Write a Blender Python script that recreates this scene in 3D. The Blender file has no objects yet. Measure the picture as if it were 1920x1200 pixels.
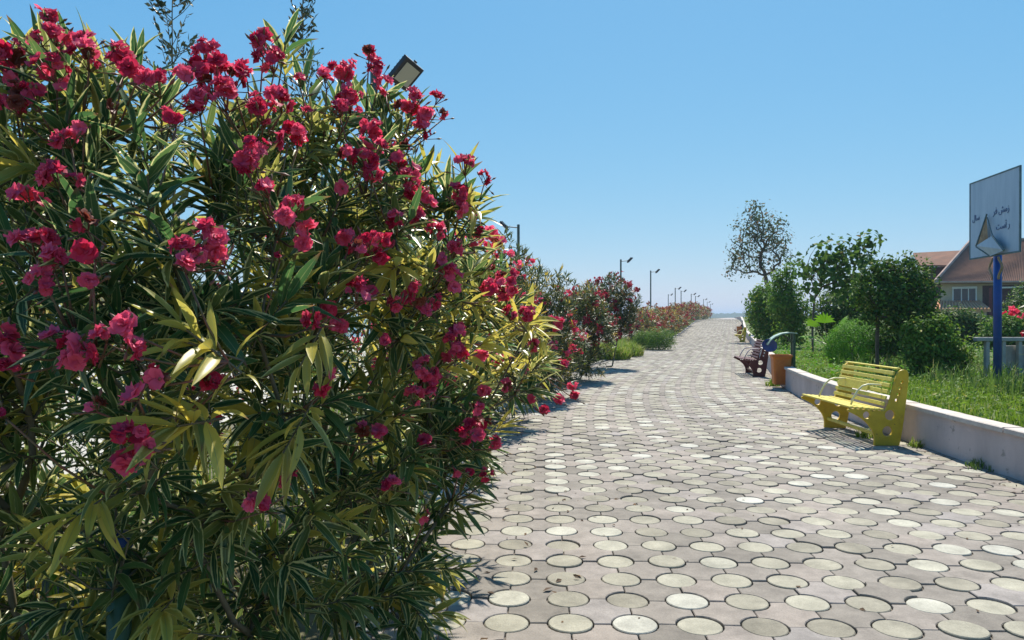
import bpy, math, random
import numpy as np
from mathutils import Vector, Matrix

R = math.radians
sc = bpy.context.scene
col = sc.collection

# ------------------------------------------------------------------ camera
F = 1387.0                      # focal length in pixels of the 1920 wide photograph
EYE, HORIZON = 1.5, 595.0
cam_d = bpy.data.cameras.new('camera')
cam_d.sensor_width = 36.0
cam_d.lens = 36.0 * F / 1920.0
cam_d.clip_start, cam_d.clip_end = 0.05, 20000
cam = bpy.data.objects.new('camera', cam_d)
col.objects.link(cam)
cam.location = (0, 0, EYE)
cam.rotation_euler = (R(90) - math.atan((600 - HORIZON) / F), 0, 0)
sc.camera = cam

# ------------------------------------------------------------------ light
SUN_EL, SUN_AZ = 54.0, 14.0     # ahead of the camera, a little to its right
S = Vector((math.sin(R(SUN_AZ)) * math.cos(R(SUN_EL)), math.cos(R(SUN_AZ)) * math.cos(R(SUN_EL)), math.sin(R(SUN_EL))))
world = bpy.data.worlds.new('World')
sc.world = world
world.use_nodes = True
wn = world.node_tree.nodes
sky = wn.new('ShaderNodeTexSky')
sky.sky_type = 'NISHITA'
sky.sun_disc = False
sky.sun_elevation = R(SUN_EL)
sky.sun_rotation = R(SUN_AZ)
sky.altitude = 0
sky.air_density = 1.0
sky.dust_density = 0.3
sky.ozone_density = 6.0
# the phone's tone curve pales and evens the whole sky: one power per channel, the same everywhere
sky_sep = wn.new('ShaderNodeSeparateColor'); sky_com = wn.new('ShaderNodeCombineColor')
world.node_tree.links.new(sky.outputs[0], sky_sep.inputs[0])
for ch, (power, gain) in enumerate(((1.0, 0.474), (0.53, 1.285), (0.25, 2.68))):
    pw_ = wn.new('ShaderNodeMath'); pw_.operation = 'POWER'; pw_.inputs[1].default_value = power
    gn_ = wn.new('ShaderNodeMath'); gn_.operation = 'MULTIPLY'; gn_.inputs[1].default_value = gain
    world.node_tree.links.new(sky_sep.outputs[ch], pw_.inputs[0])
    world.node_tree.links.new(pw_.outputs[0], gn_.inputs[0])
    world.node_tree.links.new(gn_.outputs[0], sky_com.inputs[ch])
world.node_tree.links.new(sky_com.outputs[0], wn['Background'].inputs[0])
wn['Background'].inputs[1].default_value = 0.12
sun_d = bpy.data.lights.new('sun', 'SUN')
sun_d.energy = 5.0
sun_d.angle = R(0.53)
sun_d.color = (1.0, 0.935, 0.835)
sun = bpy.data.objects.new('sun', sun_d)
col.objects.link(sun)
sun.rotation_euler = S.to_track_quat('Z', 'Y').to_euler()
sun.location = (10, 30, 40)
sc.view_settings.view_transform = 'Standard'
sc.view_settings.look = 'None'
sc.view_settings.exposure = 0.68
sc.view_settings.gamma = 1.0
sc.cycles.use_denoising = True
sc.cycles.max_bounces = 8
sc.cycles.transparent_max_bounces = 8

# ------------------------------------------------------------------ helpers
def at(px, py, Y):
    """the point at depth Y that the photograph shows at (px, py)"""
    return Vector(((px - 960.0) / F * Y, Y, EYE + (HORIZON - py) / F * Y))

def tag(o, label=None, cat=None, group=None, kind=None):
    if label: o['label'] = label
    if cat: o['category'] = cat
    if group: o['group'] = group
    if kind: o['kind'] = kind
    return o

def empty(name, loc=(0, 0, 0), rz=0.0, label=None, cat=None, group=None):
    o = bpy.data.objects.new(name, None)
    col.objects.link(o)
    o.location = loc
    o.rotation_euler = (0, 0, rz)
    o.empty_display_size = 0.1
    return tag(o, label, cat, group)

def link(name, me, parent=None):
    o = bpy.data.objects.new(name, me)
    col.objects.link(o)
    if parent is not None:
        o.parent = parent
    return o

def np_mesh(name, V, faces, mat, attr=None, smooth=False):
    """V (n,3); faces = list of (m,k) int arrays; attr (n,4) point colour called lc"""
    me = bpy.data.meshes.new(name)
    V = np.asarray(V, dtype=np.float32)
    me.vertices.add(len(V))
    me.vertices.foreach_set('co', V.ravel())
    faces = [np.asarray(f, dtype=np.int32) for f in faces if len(f)]
    loops = np.concatenate([f.ravel() for f in faces])
    tot = np.concatenate([np.full(len(f), f.shape[1], dtype=np.int32) for f in faces])
    start = np.concatenate([[0], np.cumsum(tot)[:-1]]).astype(np.int32)
    me.loops.add(len(loops))
    me.loops.foreach_set('vertex_index', loops)
    me.polygons.add(len(tot))
    me.polygons.foreach_set('loop_start', start)
    me.polygons.foreach_set('loop_total', tot)
    me.polygons.foreach_set('use_smooth', np.full(len(tot), bool(smooth)))
    me.update(calc_edges=True)
    if attr is not None:
        a = me.attributes.new('lc', 'FLOAT_COLOR', 'POINT')
        a.data.foreach_set('color', np.asarray(attr, dtype=np.float32).ravel())
    if mat is not None:
        me.materials.append(mat)
    return me

class MB:
    """collects simple solids; build() links them as one mesh object"""
    def __init__(self):
        self.v, self.f = [], []
    def add(self, vs, fs):
        n = len(self.v)
        self.v += [tuple(p) for p in vs]
        self.f += [tuple(i + n for i in q) for q in fs]
        return self
    def box(self, a, b, m=None, bev=0.0):
        (x0, y0, z0), (x1, y1, z1) = a, b
        if bev > 0:
            vs = []
            e = bev
            for z, i in ((z0, e), (z0 + e, 0), (z1 - e, 0), (z1, e)):
                c = [(x0 + i, y0 + i), (x1 - i, y0 + i), (x1 - i, y1 - i), (x0 + i, y1 - i)]
                vs += [(x, y, z) for x, y in c]
            fs = [(3, 2, 1, 0), (12, 13, 14, 15)]
            for k in range(3):
                for j in range(4):
                    fs.append((k * 4 + j, k * 4 + (j + 1) % 4, k * 4 + 4 + (j + 1) % 4, k * 4 + 4 + j))
        else:
            vs = [(x0, y0, z0), (x1, y0, z0), (x1, y1, z0), (x0, y1, z0), (x0, y0, z1), (x1, y0, z1), (x1, y1, z1), (x0, y1, z1)]
            fs = [(3, 2, 1, 0), (4, 5, 6, 7), (0, 1, 5, 4), (1, 2, 6, 5), (2, 3, 7, 6), (3, 0, 4, 7)]
        if m is not None:
            vs = [m @ Vector(p) for p in vs]
        return self.add(vs, fs)
    def tube(self, pts, rad, seg=10, cap=True):
        pts = [Vector(p) for p in pts]
        if not hasattr(rad, '__len__'): rad = [rad] * len(pts)
        vs, fs = [], []
        up = None
        for i, p in enumerate(pts):
            d = (pts[min(i + 1, len(pts) - 1)] - pts[max(i - 1, 0)]).normalized()
            if up is None:
                up = Vector((0, 0, 1)) if abs(d.z) < 0.9 else Vector((1, 0, 0))
            a = d.cross(up).normalized()
            b = a.cross(d).normalized()
            up = b
            for k in range(seg):
                t = 2 * math.pi * k / seg
                vs.append(p + (a * math.cos(t) + b * math.sin(t)) * rad[i])
        for i in range(len(pts) - 1):
            for k in range(seg):
                fs.append((i * seg + k, i * seg + (k + 1) % seg, (i + 1) * seg + (k + 1) % seg, (i + 1) * seg + k))
        if cap:
            fs.append(tuple(range(seg))[::-1])
            fs.append(tuple((len(pts) - 1) * seg + k for k in range(seg)))
        return self.add(vs, fs)
    def lathe(self, prof, c=(0, 0, 0), seg=20, m=None):
        vs, fs = [], []
        for r, z in prof:
            for k in range(seg):
                t = 2 * math.pi * k / seg
                p = Vector((r * math.cos(t), r * math.sin(t), z))
                vs.append((m @ p) if m is not None else p + Vector(c))
        for i in range(len(prof) - 1):
            for k in range(seg):
                fs.append((i * seg + k, i * seg + (k + 1) % seg, (i + 1) * seg + (k + 1) % seg, (i + 1) * seg + k))
        return self.add(vs, fs)
    def poly(self, outline, thick):
        """a flat polygon given as 3D points, thickened along the vector thick"""
        n = len(outline)
        o = [Vector(p) for p in outline]
        t = Vector(thick)
        vs = o + [p + t for p in o]
        fs = [tuple(range(n))[::-1], tuple(range(n, 2 * n))]
        for i in range(n):
            fs.append((i, (i + 1) % n, n + (i + 1) % n, n + i))
        return self.add(vs, fs)
    def build(self, name, mat, parent=None, smooth=False):
        me = bpy.data.meshes.new(name)
        me.from_pydata(self.v, [], self.f)
        if mat is not None: me.materials.append(mat)
        if smooth:
            me.polygons.foreach_set('use_smooth', [True] * len(me.polygons))
        me.update()
        return link(name, me, parent)

# ------------------------------------------------------------------ materials
def new_mat(name):
    m = bpy.data.materials.new(name)
    m.use_nodes = True
    nt = m.node_tree
    b = nt.nodes['Principled BSDF']
    return m, nt, b

def plain(name, c, rough=0.6, metal=0.0, var=0.15, scale=8.0, bump=0.0, bscale=60.0, spec=0.4, c2=None, streak=None, chips=None, chip_at=0.66, chip_scale=22.0):
    """a painted or mineral surface: colour mottled by noise, optional fine relief"""
    m, nt, b = new_mat(name)
    N, L = nt.nodes, nt.links
    tc = N.new('ShaderNodeTexCoord')
    no = N.new('ShaderNodeTexNoise')
    no.inputs['Scale'].default_value = scale
    no.inputs['Detail'].default_value = 6
    no.inputs['Roughness'].default_value = 0.65
    if streak:
        mp = N.new('ShaderNodeMapping')
        mp.inputs['Scale'].default_value = streak
        L.new(tc.outputs['Object'], mp.inputs[0])
        L.new(mp.outputs[0], no.inputs['Vector'])
    else:
        L.new(tc.outputs['Object'], no.inputs['Vector'])
    cr = N.new('ShaderNodeValToRGB')
    cr.color_ramp.elements[0].position = 0.3
    cr.color_ramp.elements[1].position = 0.7
    if c2 is None:
        c2 = tuple(x * (1 - 2 * var) for x in c)
        c = tuple(min(1, x * (1 + var)) for x in c)
    cr.color_ramp.elements[0].color = (*c2, 1)
    cr.color_ramp.elements[1].color = (*c, 1)
    L.new(no.outputs[0], cr.inputs[0])
    out = cr.outputs[0]
    if chips is not None:
        n3 = N.new('ShaderNodeTexNoise'); n3.inputs['Scale'].default_value = chip_scale; n3.inputs['Detail'].default_value = 7; n3.inputs['Roughness'].default_value = 0.75
        L.new(tc.outputs['Object'], n3.inputs['Vector'])
        mr = N.new('ShaderNodeMapRange'); mr.inputs[1].default_value = chip_at; mr.inputs[2].default_value = chip_at + 0.05
        L.new(n3.outputs[0], mr.inputs[0])
        mx = N.new('ShaderNodeMix'); mx.data_type = 'RGBA'; mx.inputs[7].default_value = (*chips, 1)
        L.new(mr.outputs[0], mx.inputs[0]); L.new(out, mx.inputs[6]); out = mx.outputs[2]
    L.new(out, b.inputs['Base Color'])
    b.inputs['Roughness'].default_value = rough
    b.inputs['Metallic'].default_value = metal
    b.inputs['Specular IOR Level'].default_value = spec
    if bump > 0:
        n2 = N.new('ShaderNodeTexNoise')
        n2.inputs['Scale'].default_value = bscale
        n2.inputs['Detail'].default_value = 8
        L.new(tc.outputs['Object'], n2.inputs['Vector'])
        bp = N.new('ShaderNodeBump')
        bp.inputs['Strength'].default_value = bump
        bp.inputs['Distance'].default_value = 0.02
        L.new(n2.outputs[0], bp.inputs['Height'])
        L.new(bp.outputs[0], b.inputs['Normal'])
    return m

def leaf_mat(name, dark, mid, edge=None, yellow=(0.62, 0.47, 0.05), trans=0.35, rough=0.42, edge_at=0.55, tcol=None):
    """lc = (across 0..1, along 0..1, random, how yellow)"""
    m, nt, b = new_mat(name)
    N, L = nt.nodes, nt.links
    at_ = N.new('ShaderNodeAttribute'); at_.attribute_name = 'lc'
    oi = N.new('ShaderNodeObjectInfo')
    sep = N.new('ShaderNodeSeparateColor')
    L.new(at_.outputs['Color'], sep.inputs[0])
    def math_(op, a, bb=None, c=None, clamp=False):
        n = N.new('ShaderNodeMath'); n.operation = op; n.use_clamp = clamp
        for i, x in enumerate((a, bb, c)):
            if x is None: continue
            if isinstance(x, (int, float)): n.inputs[i].default_value = x
            else: L.new(x, n.inputs[i])
        return n.outputs[0]
    rnd = math_('FRACT', math_('ADD', sep.outputs[2], oi.outputs['Random']))
    def mix(f, a, bb):
        n = N.new('ShaderNodeMix'); n.data_type = 'RGBA'
        if isinstance(f, (int, float)): n.inputs[0].default_value = f
        else: L.new(f, n.inputs[0])
        for i, x in ((6, a), (7, bb)):
            if isinstance(x, tuple): n.inputs[i].default_value = (*x, 1)
            else: L.new(x, n.inputs[i])
        return n.outputs[2]
    c = mix(rnd, dark, mid)
    if edge is not None:
        w = math_('ABSOLUTE', math_('SUBTRACT', math_('MULTIPLY', sep.outputs[0], 2.0), 1.0))
        no = N.new('ShaderNodeTexNoise'); no.inputs['Scale'].default_value = 45
        tc = N.new('ShaderNodeTexCoord'); L.new(tc.outputs['Object'], no.inputs['Vector'])
        w = math_('ADD', w, math_('MULTIPLY', math_('SUBTRACT', no.outputs[0], 0.5), 0.5))
        lim = math_('ADD', edge_at, math_('MULTIPLY', math_('SUBTRACT', rnd, 0.5), 0.5))
        e = math_('MULTIPLY', math_('SUBTRACT', w, lim), 6.0, clamp=True)
        c = mix(e, c, edge)
    c = mix(at_.outputs['Alpha'], c, yellow)
    if edge is not None:
        rib = math_('MULTIPLY', math_('SUBTRACT', 0.09, math_('ABSOLUTE', math_('SUBTRACT', math_('MULTIPLY', sep.outputs[0], 2.0), 1.0))), 9.0, clamp=True)
        c = mix(rib, c, (0.30, 0.34, 0.13))
        tip = math_('MULTIPLY', math_('MULTIPLY', math_('SUBTRACT', sep.outputs[1], 0.82), 8.0, clamp=True), math_('GREATER_THAN', rnd, 0.72))
        c = mix(tip, c, (0.22, 0.12, 0.05))
    L.new(c, b.inputs['Base Color'])
    b.inputs['Roughness'].default_value = rough
    b.inputs['Specular IOR Level'].default_value = 0.45 if rough < 0.5 else 0.18
    tr = N.new('ShaderNodeBsdfTranslucent')
    if tcol:
        L.new(mix(0.5, c, tcol), tr.inputs[0])
    else:
        L.new(c, tr.inputs[0])
    ms = N.new('ShaderNodeMixShader')
    ms.inputs[0].default_value = trans
    L.new(b.outputs[0], ms.inputs[1]); L.new(tr.outputs[0], ms.inputs[2])
    L.new(ms.outputs[0], N['Material Output'].inputs[0])
    return m

def petal_mat(name, c0, c1, trans=0.35):
    m, nt, b = new_mat(name)
    N, L = nt.nodes, nt.links
    at_ = N.new('ShaderNodeAttribute'); at_.attribute_name = 'lc'
    oi = N.new('ShaderNodeObjectInfo')
    sep = N.new('ShaderNodeSeparateColor'); L.new(at_.outputs['Color'], sep.inputs[0])
    ad = N.new('ShaderNodeMath'); ad.operation = 'ADD'
    L.new(sep.outputs[2], ad.inputs[0]); L.new(oi.outputs['Random'], ad.inputs[1])
    fr = N.new('ShaderNodeMath'); fr.operation = 'FRACT'; L.new(ad.outputs[0], fr.inputs[0])
    mx = N.new('ShaderNodeMix'); mx.data_type = 'RGBA'
    mx.inputs[6].default_value = (*c0, 1); mx.inputs[7].default_value = (*c1, 1)
    L.new(fr.outputs[0], mx.inputs[0])
    wilt = N.new('ShaderNodeMath'); wilt.operation = 'GREATER_THAN'; wilt.inputs[1].default_value = 0.955; L.new(fr.outputs[0], wilt.inputs[0])
    mw = N.new('ShaderNodeMix'); mw.data_type = 'RGBA'; mw.inputs[7].default_value = (0.22, 0.055, 0.035, 1)
    L.new(wilt.outputs[0], mw.inputs[0]); L.new(mx.outputs[2], mw.inputs[6])
    mx = mw
    L.new(mx.outputs[2], b.inputs['Base Color'])
    b.inputs['Roughness'].default_value = 0.55
    b.inputs['Specular IOR Level'].default_value = 0.25
    tr = N.new('ShaderNodeBsdfTranslucent'); L.new(mx.outputs[2], tr.inputs[0])
    ms = N.new('ShaderNodeMixShader'); ms.inputs[0].default_value = trans
    L.new(b.outputs[0], ms.inputs[1]); L.new(tr.outputs[0], ms.inputs[2])
    L.new(ms.outputs[0], N['Material Output'].inputs[0])
    return m

def paver_mat(name, cols, rough=0.85):
    """each paver its own tone (object random + lc.z), blotched with grime and grain"""
    m, nt, b = new_mat(name)
    N, L = nt.nodes, nt.links
    at_ = N.new('ShaderNodeAttribute'); at_.attribute_name = 'lc'
    oi = N.new('ShaderNodeObjectInfo')
    sep = N.new('ShaderNodeSeparateColor'); L.new(at_.outputs['Color'], sep.inputs[0])
    ad = N.new('ShaderNodeMath'); ad.operation = 'ADD'
    L.new(sep.outputs[2], ad.inputs[0]); L.new(oi.outputs['Random'], ad.inputs[1])
    fr = N.new('ShaderNodeMath'); fr.operation = 'FRACT'; L.new(ad.outputs[0], fr.inputs[0])
    cr = N.new('ShaderNodeValToRGB')
    while len(cr.color_ramp.elements) < len(cols): cr.color_ramp.elements.new(0.5)
    for i, (p, c) in enumerate(cols):
        cr.color_ramp.elements[i].position = p
        cr.color_ramp.elements[i].color = (*c, 1)
    L.new(fr.outputs[0], cr.inputs[0])
    ge = N.new('ShaderNodeNewGeometry')
    n1 = N.new('ShaderNodeTexNoise'); n1.inputs['Scale'].default_value = 5.5; n1.inputs['Detail'].default_value = 7; n1.inputs['Roughness'].default_value = 0.7
    n2 = N.new('ShaderNodeTexNoise'); n2.inputs['Scale'].default_value = 0.55; n2.inputs['Detail'].default_value = 4
    n3 = N.new('ShaderNodeTexNoise'); n3.inputs['Scale'].default_value = 130; n3.inputs['Detail'].default_value = 3
    for n in (n1, n2, n3): L.new(ge.outputs['Position'], n.inputs['Vector'])
    r1 = N.new('ShaderNodeMapRange'); r1.inputs[1].default_value = 0.3; r1.inputs[2].default_value = 0.7; r1.inputs[3].default_value = 0.64; r1.inputs[4].default_value = 1.18
    L.new(n1.outputs[0], r1.inputs[0])
    r2 = N.new('ShaderNodeMapRange'); r2.inputs[1].default_value = 0.3; r2.inputs[2].default_value = 0.7; r2.inputs[3].default_value = 0.84; r2.inputs[4].default_value = 1.1
    L.new(n2.outputs[0], r2.inputs[0])
    r3 = N.new('ShaderNodeMapRange'); r3.inputs[1].default_value = 0.3; r3.inputs[2].default_value = 0.7; r3.inputs[3].default_value = 0.86; r3.inputs[4].default_value = 1.1
    L.new(n3.outputs[0], r3.inputs[0])
    m1 = N.new('ShaderNodeMath'); m1.operation = 'MULTIPLY'; L.new(r1.outputs[0], m1.inputs[0]); L.new(r2.outputs[0], m1.inputs[1])
    m2 = N.new('ShaderNodeMath'); m2.operation = 'MULTIPLY'; L.new(m1.outputs[0], m2.inputs[0]); L.new(r3.outputs[0], m2.inputs[1])
    vm = N.new('ShaderNodeVectorMath'); vm.operation = 'SCALE'
    L.new(cr.outputs[0], vm.inputs[0]); L.new(m2.outputs[0], vm.inputs['Scale'])
    L.new(vm.outputs[0], b.inputs['Base Color'])
    b.inputs['Roughness'].default_value = rough
    b.inputs['Specular IOR Level'].default_value = 0.3
    bp = N.new('ShaderNodeBump'); bp.inputs['Strength'].default_value = 0.35; bp.inputs['Distance'].default_value = 0.004
    L.new(n3.outputs[0], bp.inputs['Height']); L.new(bp.outputs[0], b.inputs['Normal'])
    return m

M = {}
M['round'] = paver_mat('round_paver', [(0.0, (0.235, 0.215, 0.165)), (0.25, (0.30, 0.28, 0.215)), (0.7, (0.36, 0.34, 0.262)), (0.86, (0.40, 0.385, 0.31)), (1.0, (0.47, 0.46, 0.395))])
M['star'] = paver_mat('star_paver', [(0.0, (0.19, 0.17, 0.142)), (0.3, (0.225, 0.20, 0.17)), (0.5, (0.26, 0.23, 0.197)), (0.85, (0.292, 0.252, 0.216)), (1.0, (0.285, 0.26, 0.24))])
M['joint'] = plain('joint_sand', (0.155, 0.135, 0.115), 0.95, var=0.25, scale=6)
M['farpave'] = plain('far_paving', (0.31, 0.27, 0.245), 0.9, var=0.12, scale=1.5)
M['plaster'] = plain('wall_plaster', (0.56, 0.47, 0.445), 0.9, scale=1.6, c2=(0.385, 0.32, 0.305), bump=0.35, bscale=40, streak=(1, 1, 0.35), chips=(0.27, 0.24, 0.215), chip_at=0.60, chip_scale=4.5)
M['cap'] = plain('wall_cap', (0.56, 0.50, 0.44), 0.85, scale=5, c2=(0.40, 0.35, 0.31), bump=0.3, bscale=50, chips=(0.25, 0.22, 0.18), chip_at=0.62, chip_scale=9)
M['concrete'] = plain('concrete', (0.42, 0.40, 0.36), 0.9, scale=4, c2=(0.27, 0.255, 0.23), bump=0.4, bscale=40)
M['soil'] = plain('soil', (0.16, 0.13, 0.085), 0.95, scale=1.6, c2=(0.075, 0.085, 0.035), bump=0.6, bscale=20)
M['sand'] = plain('sand', (0.46, 0.43, 0.37), 0.95, scale=0.8, c2=(0.35, 0.33, 0.285), bump=0.4, bscale=15)
M['turf'] = plain('turf', (0.10, 0.14, 0.03), 0.95, scale=0.9, c2=(0.05, 0.075, 0.02), bump=0.6, bscale=20)
M['yellow_paint'] = plain('yellow_paint', (0.62, 0.43, 0.022), 0.45, scale=9, c2=(0.46, 0.30, 0.02), bump=0.1, bscale=80, chips=(0.20, 0.10, 0.03), chip_at=0.63, chip_scale=16)
M['yellow_slat'] = plain('yellow_slat', (0.70, 0.61, 0.10), 0.45, scale=14, c2=(0.54, 0.42, 0.05), bump=0.1, bscale=80, chips=(0.24, 0.14, 0.05), chip_at=0.62, chip_scale=26)
M['maroon_paint'] = plain('maroon_paint', (0.135, 0.024, 0.018), 0.45, scale=8, c2=(0.08, 0.015, 0.012), chips=(0.20, 0.12, 0.10), chip_at=0.66)
M['cream_rod'] = plain('cream_rod', (0.75, 0.70, 0.38), 0.4, scale=12, var=0.08)
M['pale_rod'] = plain('pale_rod', (0.62, 0.50, 0.47), 0.4, scale=12, var=0.08)
M['orange'] = plain('orange_plastic', (0.62, 0.19, 0.025), 0.55, scale=6, c2=(0.45, 0.11, 0.015), bump=0.1, bscale=30, chips=(0.16, 0.06, 0.03), chip_at=0.64, chip_scale=14)
M['green_metal'] = plain('green_metal', (0.035, 0.085, 0.045), 0.4, scale=7, var=0.2)
M['green_pale'] = plain('green_pale', (0.36, 0.47, 0.37), 0.4, scale=7, var=0.15)
M['blue_metal'] = plain('blue_metal', (0.015, 0.07, 0.30), 0.4, scale=6, c2=(0.012, 0.045, 0.19), chips=(0.12, 0.08, 0.06), chip_at=0.66, chip_scale=18)
M['board'] = plain('backboard_white', (0.42, 0.50, 0.57), 0.5, scale=1.8, c2=(0.31, 0.39, 0.47), streak=(1, 4, 0.6), chips=(0.25, 0.20, 0.15), chip_at=0.70, chip_scale=7)
M['board_edge'] = plain('board_edge', (0.10, 0.16, 0.17), 0.6, var=0.2)
M['ink'] = plain('ink', (0.06, 0.11, 0.24), 0.6, var=0.2, scale=30)
M['rust'] = plain('rust', (0.42, 0.31, 0.19), 0.85, scale=7, c2=(0.22, 0.14, 0.08), bump=0.3, bscale=40)
M['dark_metal'] = plain('dark_metal', (0.035, 0.035, 0.038), 0.5, var=0.25, scale=6)
M['pole_green'] = plain('pole_green', (0.05, 0.085, 0.075), 0.45, var=0.2, scale=5)
M['bark'] = plain('bark', (0.16, 0.115, 0.075), 0.95, scale=12, c2=(0.07, 0.05, 0.035), bump=0.6, bscale=40)
M['cane'] = plain('cane', (0.15, 0.12, 0.075), 0.8, scale=14, c2=(0.08, 0.075, 0.04))
M['roof'] = plain('roof_tile', (0.285, 0.155, 0.105), 0.85, scale=1.6, c2=(0.19, 0.115, 0.085), bump=0.3, bscale=6, spec=0.05)
M['roof_edge'] = plain('roof_edge', (0.46, 0.33, 0.27), 0.8, var=0.15, scale=2, spec=0.05)
M['porch_tile'] = plain('porch_tile', (0.62, 0.26, 0.16), 0.8, scale=2.5, c2=(0.55, 0.33, 0.16), spec=0.05)
M['house_wall'] = plain('house_wall', (0.52, 0.42, 0.28), 0.9, scale=1.3, c2=(0.40, 0.32, 0.21), bump=0.2, bscale=10)
M['white_paint'] = plain('white_paint', (0.72, 0.70, 0.66), 0.6, var=0.06)
M['red_post'] = plain('red_post', (0.20, 0.035, 0.03), 0.7, var=0.2)
M['brown_dark'] = plain('wing_brown_recess_shade', (0.085, 0.035, 0.03), 0.8, var=0.2)  # brown of the wing wall; also stands in for shade in the porch recess
gm, gnt, gb = new_mat('window_glass')
gb.inputs['Base Color'].default_value = (0.03, 0.035, 0.04, 1)
gb.inputs['Roughness'].default_value = 0.08
M['glass'] = gm
lm, lnt, lb = new_mat('lamp_lens')
lb.inputs['Base Color'].default_value = (0.46, 0.42, 0.33, 1)
lb.inputs['Roughness'].default_value = 0.25
M['lens'] = lm
M['hill'] = plain('far_hill', (0.045, 0.075, 0.05), 0.95, var=0.2, scale=0.02)

M['variegated'] = leaf_mat('variegated_leaf', (0.026, 0.080, 0.030), (0.070, 0.160, 0.046), edge=(0.62, 0.60, 0.26), yellow=(0.64, 0.53, 0.09), trans=0.48, rough=0.36, edge_at=0.74)
M['oleander_green'] = leaf_mat('oleander_leaf', (0.030, 0.060, 0.024), (0.085, 0.115, 0.038), edge=(0.35, 0.32, 0.09), yellow=(0.50, 0.36, 0.05), trans=0.35, edge_at=0.85)
M['fig_leaf'] = leaf_mat('broad_leaf', (0.040, 0.10, 0.020), (0.12, 0.20, 0.038), yellow=(0.20, 0.12, 0.06), trans=0.40, rough=0.6)
M['dark_leaf'] = leaf_mat('dark_leaf', (0.032, 0.082, 0.015), (0.125, 0.21, 0.028), yellow=(0.25, 0.25, 0.05), trans=0.32, rough=0.6)
M['bright_leaf'] = leaf_mat('bright_leaf', (0.080, 0.23, 0.010), (0.165, 0.37, 0.016), yellow=(0.34, 0.34, 0.05), trans=0.35, rough=0.6)
M['mid_leaf'] = leaf_mat('mid_leaf', (0.060, 0.145, 0.018), (0.165, 0.27, 0.030), yellow=(0.36, 0.34, 0.06), trans=0.42, rough=0.6)
M['grey_leaf'] = leaf_mat('grey_leaf', (0.055, 0.085, 0.040), (0.12, 0.155, 0.070), yellow=(0.24, 0.14, 0.07), trans=0.45, rough=0.6)
M['grass'] = leaf_mat('grass_blade', (0.11, 0.20, 0.018), (0.21, 0.32, 0.03), yellow=(0.42, 0.38, 0.12), trans=0.45, rough=0.6)
M['weed'] = leaf_mat('weed_blade', (0.06, 0.13, 0.022), (0.14, 0.22, 0.045), yellow=(0.34, 0.30, 0.12), trans=0.38, rough=0.6)
M['stalk'] = leaf_mat('stalk_leaf', (0.035, 0.055, 0.03), (0.07, 0.09, 0.045), yellow=(0.20, 0.16, 0.08), trans=0.25)
M['petal'] = petal_mat('crimson_petal', (0.58, 0.018, 0.07), (0.95, 0.16, 0.275), 0.42)
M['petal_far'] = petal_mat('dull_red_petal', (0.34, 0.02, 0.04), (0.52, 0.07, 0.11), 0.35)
M['petal_rust'] = petal_mat('rust_petal', (0.32, 0.075, 0.04), (0.43, 0.17, 0.075), 0.35)

# ------------------------------------------------------------------ the bending path: (s, t) along and across
PITCH = 0.314
def _heading(s):
    k = min(1.0, max(0.0, (s - 6.0) / 14.0))
    return R(2.2) + R(14.4) * (k * k * (3 - 2 * k))
def zr(s):
    """the far path climbs about a metre and then runs level"""
    k = np.clip((np.asarray(s, dtype=float) - 52.0) / 48.0, 0, 1)
    return 1.12 * k * k * (3 - 2 * k)
DS = 0.25
S0 = -8.0
_pts = []
def _make_curve():
    # wall foot: passes (4.62, 6.0)
    n = int((720 - S0) / DS)
    x = y = 0.0
    P = []
    for i in range(n + 1):
        s = S0 + i * DS
        P.append((x, y, _heading(s)))
        h = _heading(s + DS / 2)
        x += math.sin(h) * DS
        y += math.cos(h) * DS
    i0 = int((6.0 - S0) / DS)
    dx, dy = 4.62 - P[i0][0], 6.0 - P[i0][1]
    return np.array([(a + dx, b + dy, h) for a, b, h in P])
CURVE = _make_curve()
def st(s, t):
    """world x, y and heading at distance s along the wall foot, t metres to its left (positive)"""
    f = (np.asarray(s, dtype=float) - S0) / DS
    i = np.clip(f.astype(int), 0, len(CURVE) - 2)
    w = f - i
    c = CURVE[i] * (1 - w)[..., None] + CURVE[i + 1] * w[..., None]
    h = c[..., 2]
    return c[..., 0] - np.cos(h) * t, c[..., 1] + np.sin(h) * t, h
def stp(s, t, z=0.0):
    x, y, h = st(np.array([s]), np.array([t]))
    return Vector((x[0], y[0], z + float(zr(s))))
def sth(s):
    return float(st(np.array([s]), np.array([0.0]))[2][0])

def strip(name, s0, s1, t0, t1, z0, z1, mat, step=1.0, outer=1.0):
    ss = np.arange(s0, s1 + 1e-6, step)
    x0, y0, _ = st(ss, np.full_like(ss, t0))
    x1, y1, _ = st(ss, np.full_like(ss, t1))
    n = len(ss)
    V = np.concatenate([np.stack([x0, y0, z0 + zr(ss)], 1), np.stack([x1, y1, z1 + zr(ss) * outer], 1)])
    i = np.arange(n - 1)
    Fq = np.stack([i, i + 1, n + i + 1, n + i], 1)
    return link(name, np_mesh(name, V, [Fq], mat))

def sweep(name, prof, s0, s1, step, mat, parent=None):
    """a closed (t, z) profile swept along the path"""
    ss = np.arange(s0, s1 + 1e-6, step)
    k = len(prof)
    V = []
    for t, z in prof:
        x, y, _ = st(ss, np.full_like(ss, t))
        V.append(np.stack([x, y, z + zr(ss)], 1))
    V = np.stack(V, 1).reshape(-1, 3)
    n = len(ss)
    Fq = []
    for i in range(n - 1):
        for j in range(k):
            Fq.append((i * k + j, i * k + (j + 1) % k, (i + 1) * k + (j + 1) % k, (i + 1) * k + j))
    me = np_mesh(name, V, [np.array(Fq), np.array([list(range(k))]), np.array([[(n - 1) * k + j for j in range(k)][::-1]])], mat)
    return link(name, me, parent)

W = PITCH * 16.5                # path width
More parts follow.
